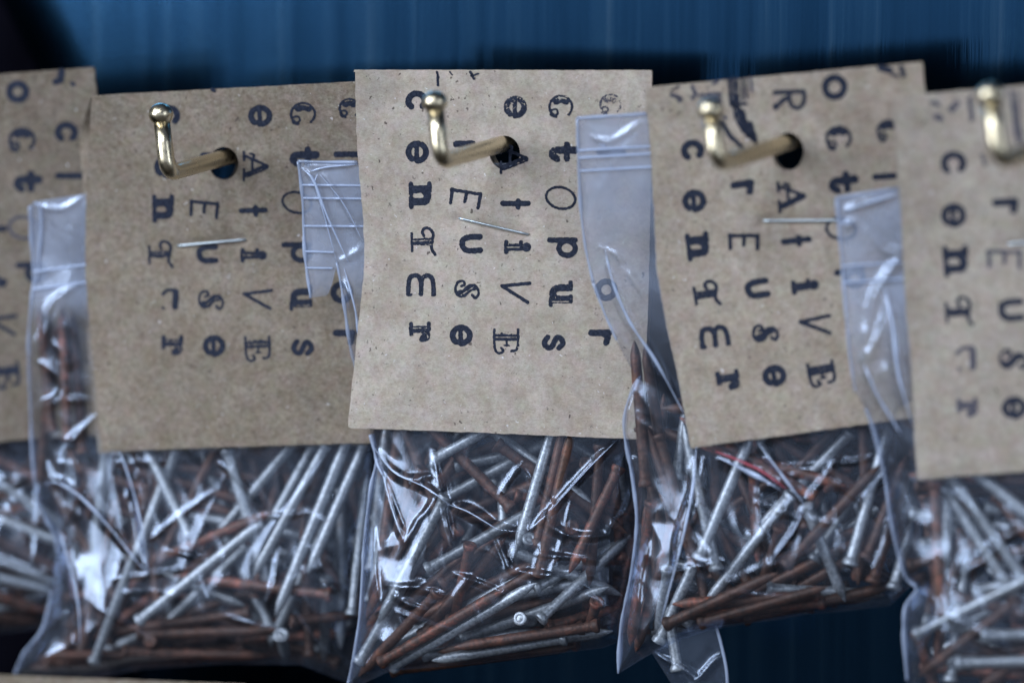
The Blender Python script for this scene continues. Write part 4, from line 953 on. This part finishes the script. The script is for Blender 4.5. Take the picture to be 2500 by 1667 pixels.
        deep_parts.append(([tuple(q_ @ Vector(p)+r_[0]) for p in v], f, rd.choice([0, 0, 0, 1, 2, 3])))

v, f = merge([(a, b_) for a, b_, c in deep_parts])
pile = meshobj('nail_tangle', v, f, RUST[1])
for m_ in (RUST[0], RUST[2], GALV[1]): pile.data.materials.append(m_)
pile.data.polygons.foreach_set('material_index', [c for a, b_, c in deep_parts for _ in b_])
tag(pile, 'tangled mostly rust brown nails packed deeper in the bags behind the front nails', 'nails', kind='stuff')

# ------------------------------------------------------------------ card of the row below, at the lower left
hb = hf(33.0, -0.6, -0.2, 300, 1900, 1900, 0.2, 0.2, 1.0)
low = empty('header_card', V(240, 1655, 33), 'top edge of a kraft paper card peeking in along the bottom left edge', 'card')
make_card(low, 'folded_card', [(-140, 1643), (600, 1671), (596, 2100), (-150, 2080)], hb, KRAFT[1], None, [], None, 9.1, (-4, 3))

# ------------------------------------------------------------------ brass hooks
HK = {1: ((410, 424), (393, 281), (546, 386), 24), 2: ((1077, 395), (1062, 252), (1226, 352), 27), 3: ((1752, 402), (1736, 270), (1920, 350), 25), 4: ((2440, 394), (2419, 234), (2628, 340), 25)}
HLAB = {1: 'brass display hook through the darker kraft header second from the left', 2: 'brass display hook through the pale middle kraft header',
        3: 'brass display hook through the kraft header with the ink scribble', 4: 'blurred brass display hook at the right edge of the photo'}
for k, ((ex, ey), (bx, by), (hx, hy), Lh) in HK.items():
    hc = float(CARDS[k](hx, hy))
    E = V(ex, ey, hc+Lh); Hh = V(hx, hy, hc)
    dr = (E-Hh).normalized(); base = Hh+dr*((0.0-Hh.y)/dr.y)      # follow the rod back to the wall plane
    B = V(bx, by, hc+Lh-1.6)
    upd = (B-E).normalized()
    pts = [base]+[base.lerp(E, t) for t in (0.25, 0.5, 0.75)]
    r0 = 0.0032
    p_in = E-dr*r0; p_out = E+upd*r0
    pts.append(p_in)
    for i in range(1, 8):
        t = i/8; pts.append(p_in*(1-t)**2+E*2*t*(1-t)+p_out*t*t)
    pts += [p_out, E.lerp(B, 0.5), B-upd*0.0014]
    o = empty('display_hook', base, HLAB[k], 'hook', 'brass display hooks')
    v, f = tube(pts, 0.00143, 20)
    meshobj('rod', v, f, BRASS, o)
    # ball tip, slightly pear shaped, with a neck groove
    vs, fs = [], []
    sg, rg = 24, 14; ax = upd; s1_ = ax.orthogonal().normalized(); s2_ = ax.cross(s1_)
    for i in range(rg+1):
        a = math.pi*i/rg
        for j in range(sg):
            b_ = 2*math.pi*j/sg; rr = 0.00212*math.sin(a)*(1.0 if a < 1.6 else 1.0-0.10*math.sin((a-1.6)*1.2))
            vs.append(tuple(B+ax*(0.00205*math.cos(a))+(s1_*math.cos(b_)+s2_*math.sin(b_))*rr))
    for i in range(rg):
        for j in range(sg): fs.append([(i+1)*sg+j, (i+1)*sg+(j+1) % sg, i*sg+(j+1) % sg, i*sg+j])
    meshobj('ball_tip', vs, fs, BRASS, o)
    # small square foot against the wall
    v, f = tube([base+Vector((0, -0.0001, 0)), base+Vector((0, -0.0016, 0))], 0.0055, 24)
    meshobj('wall_plate', v, f, BRASS, o, smooth=False)
bpy.context.view_layer.update()
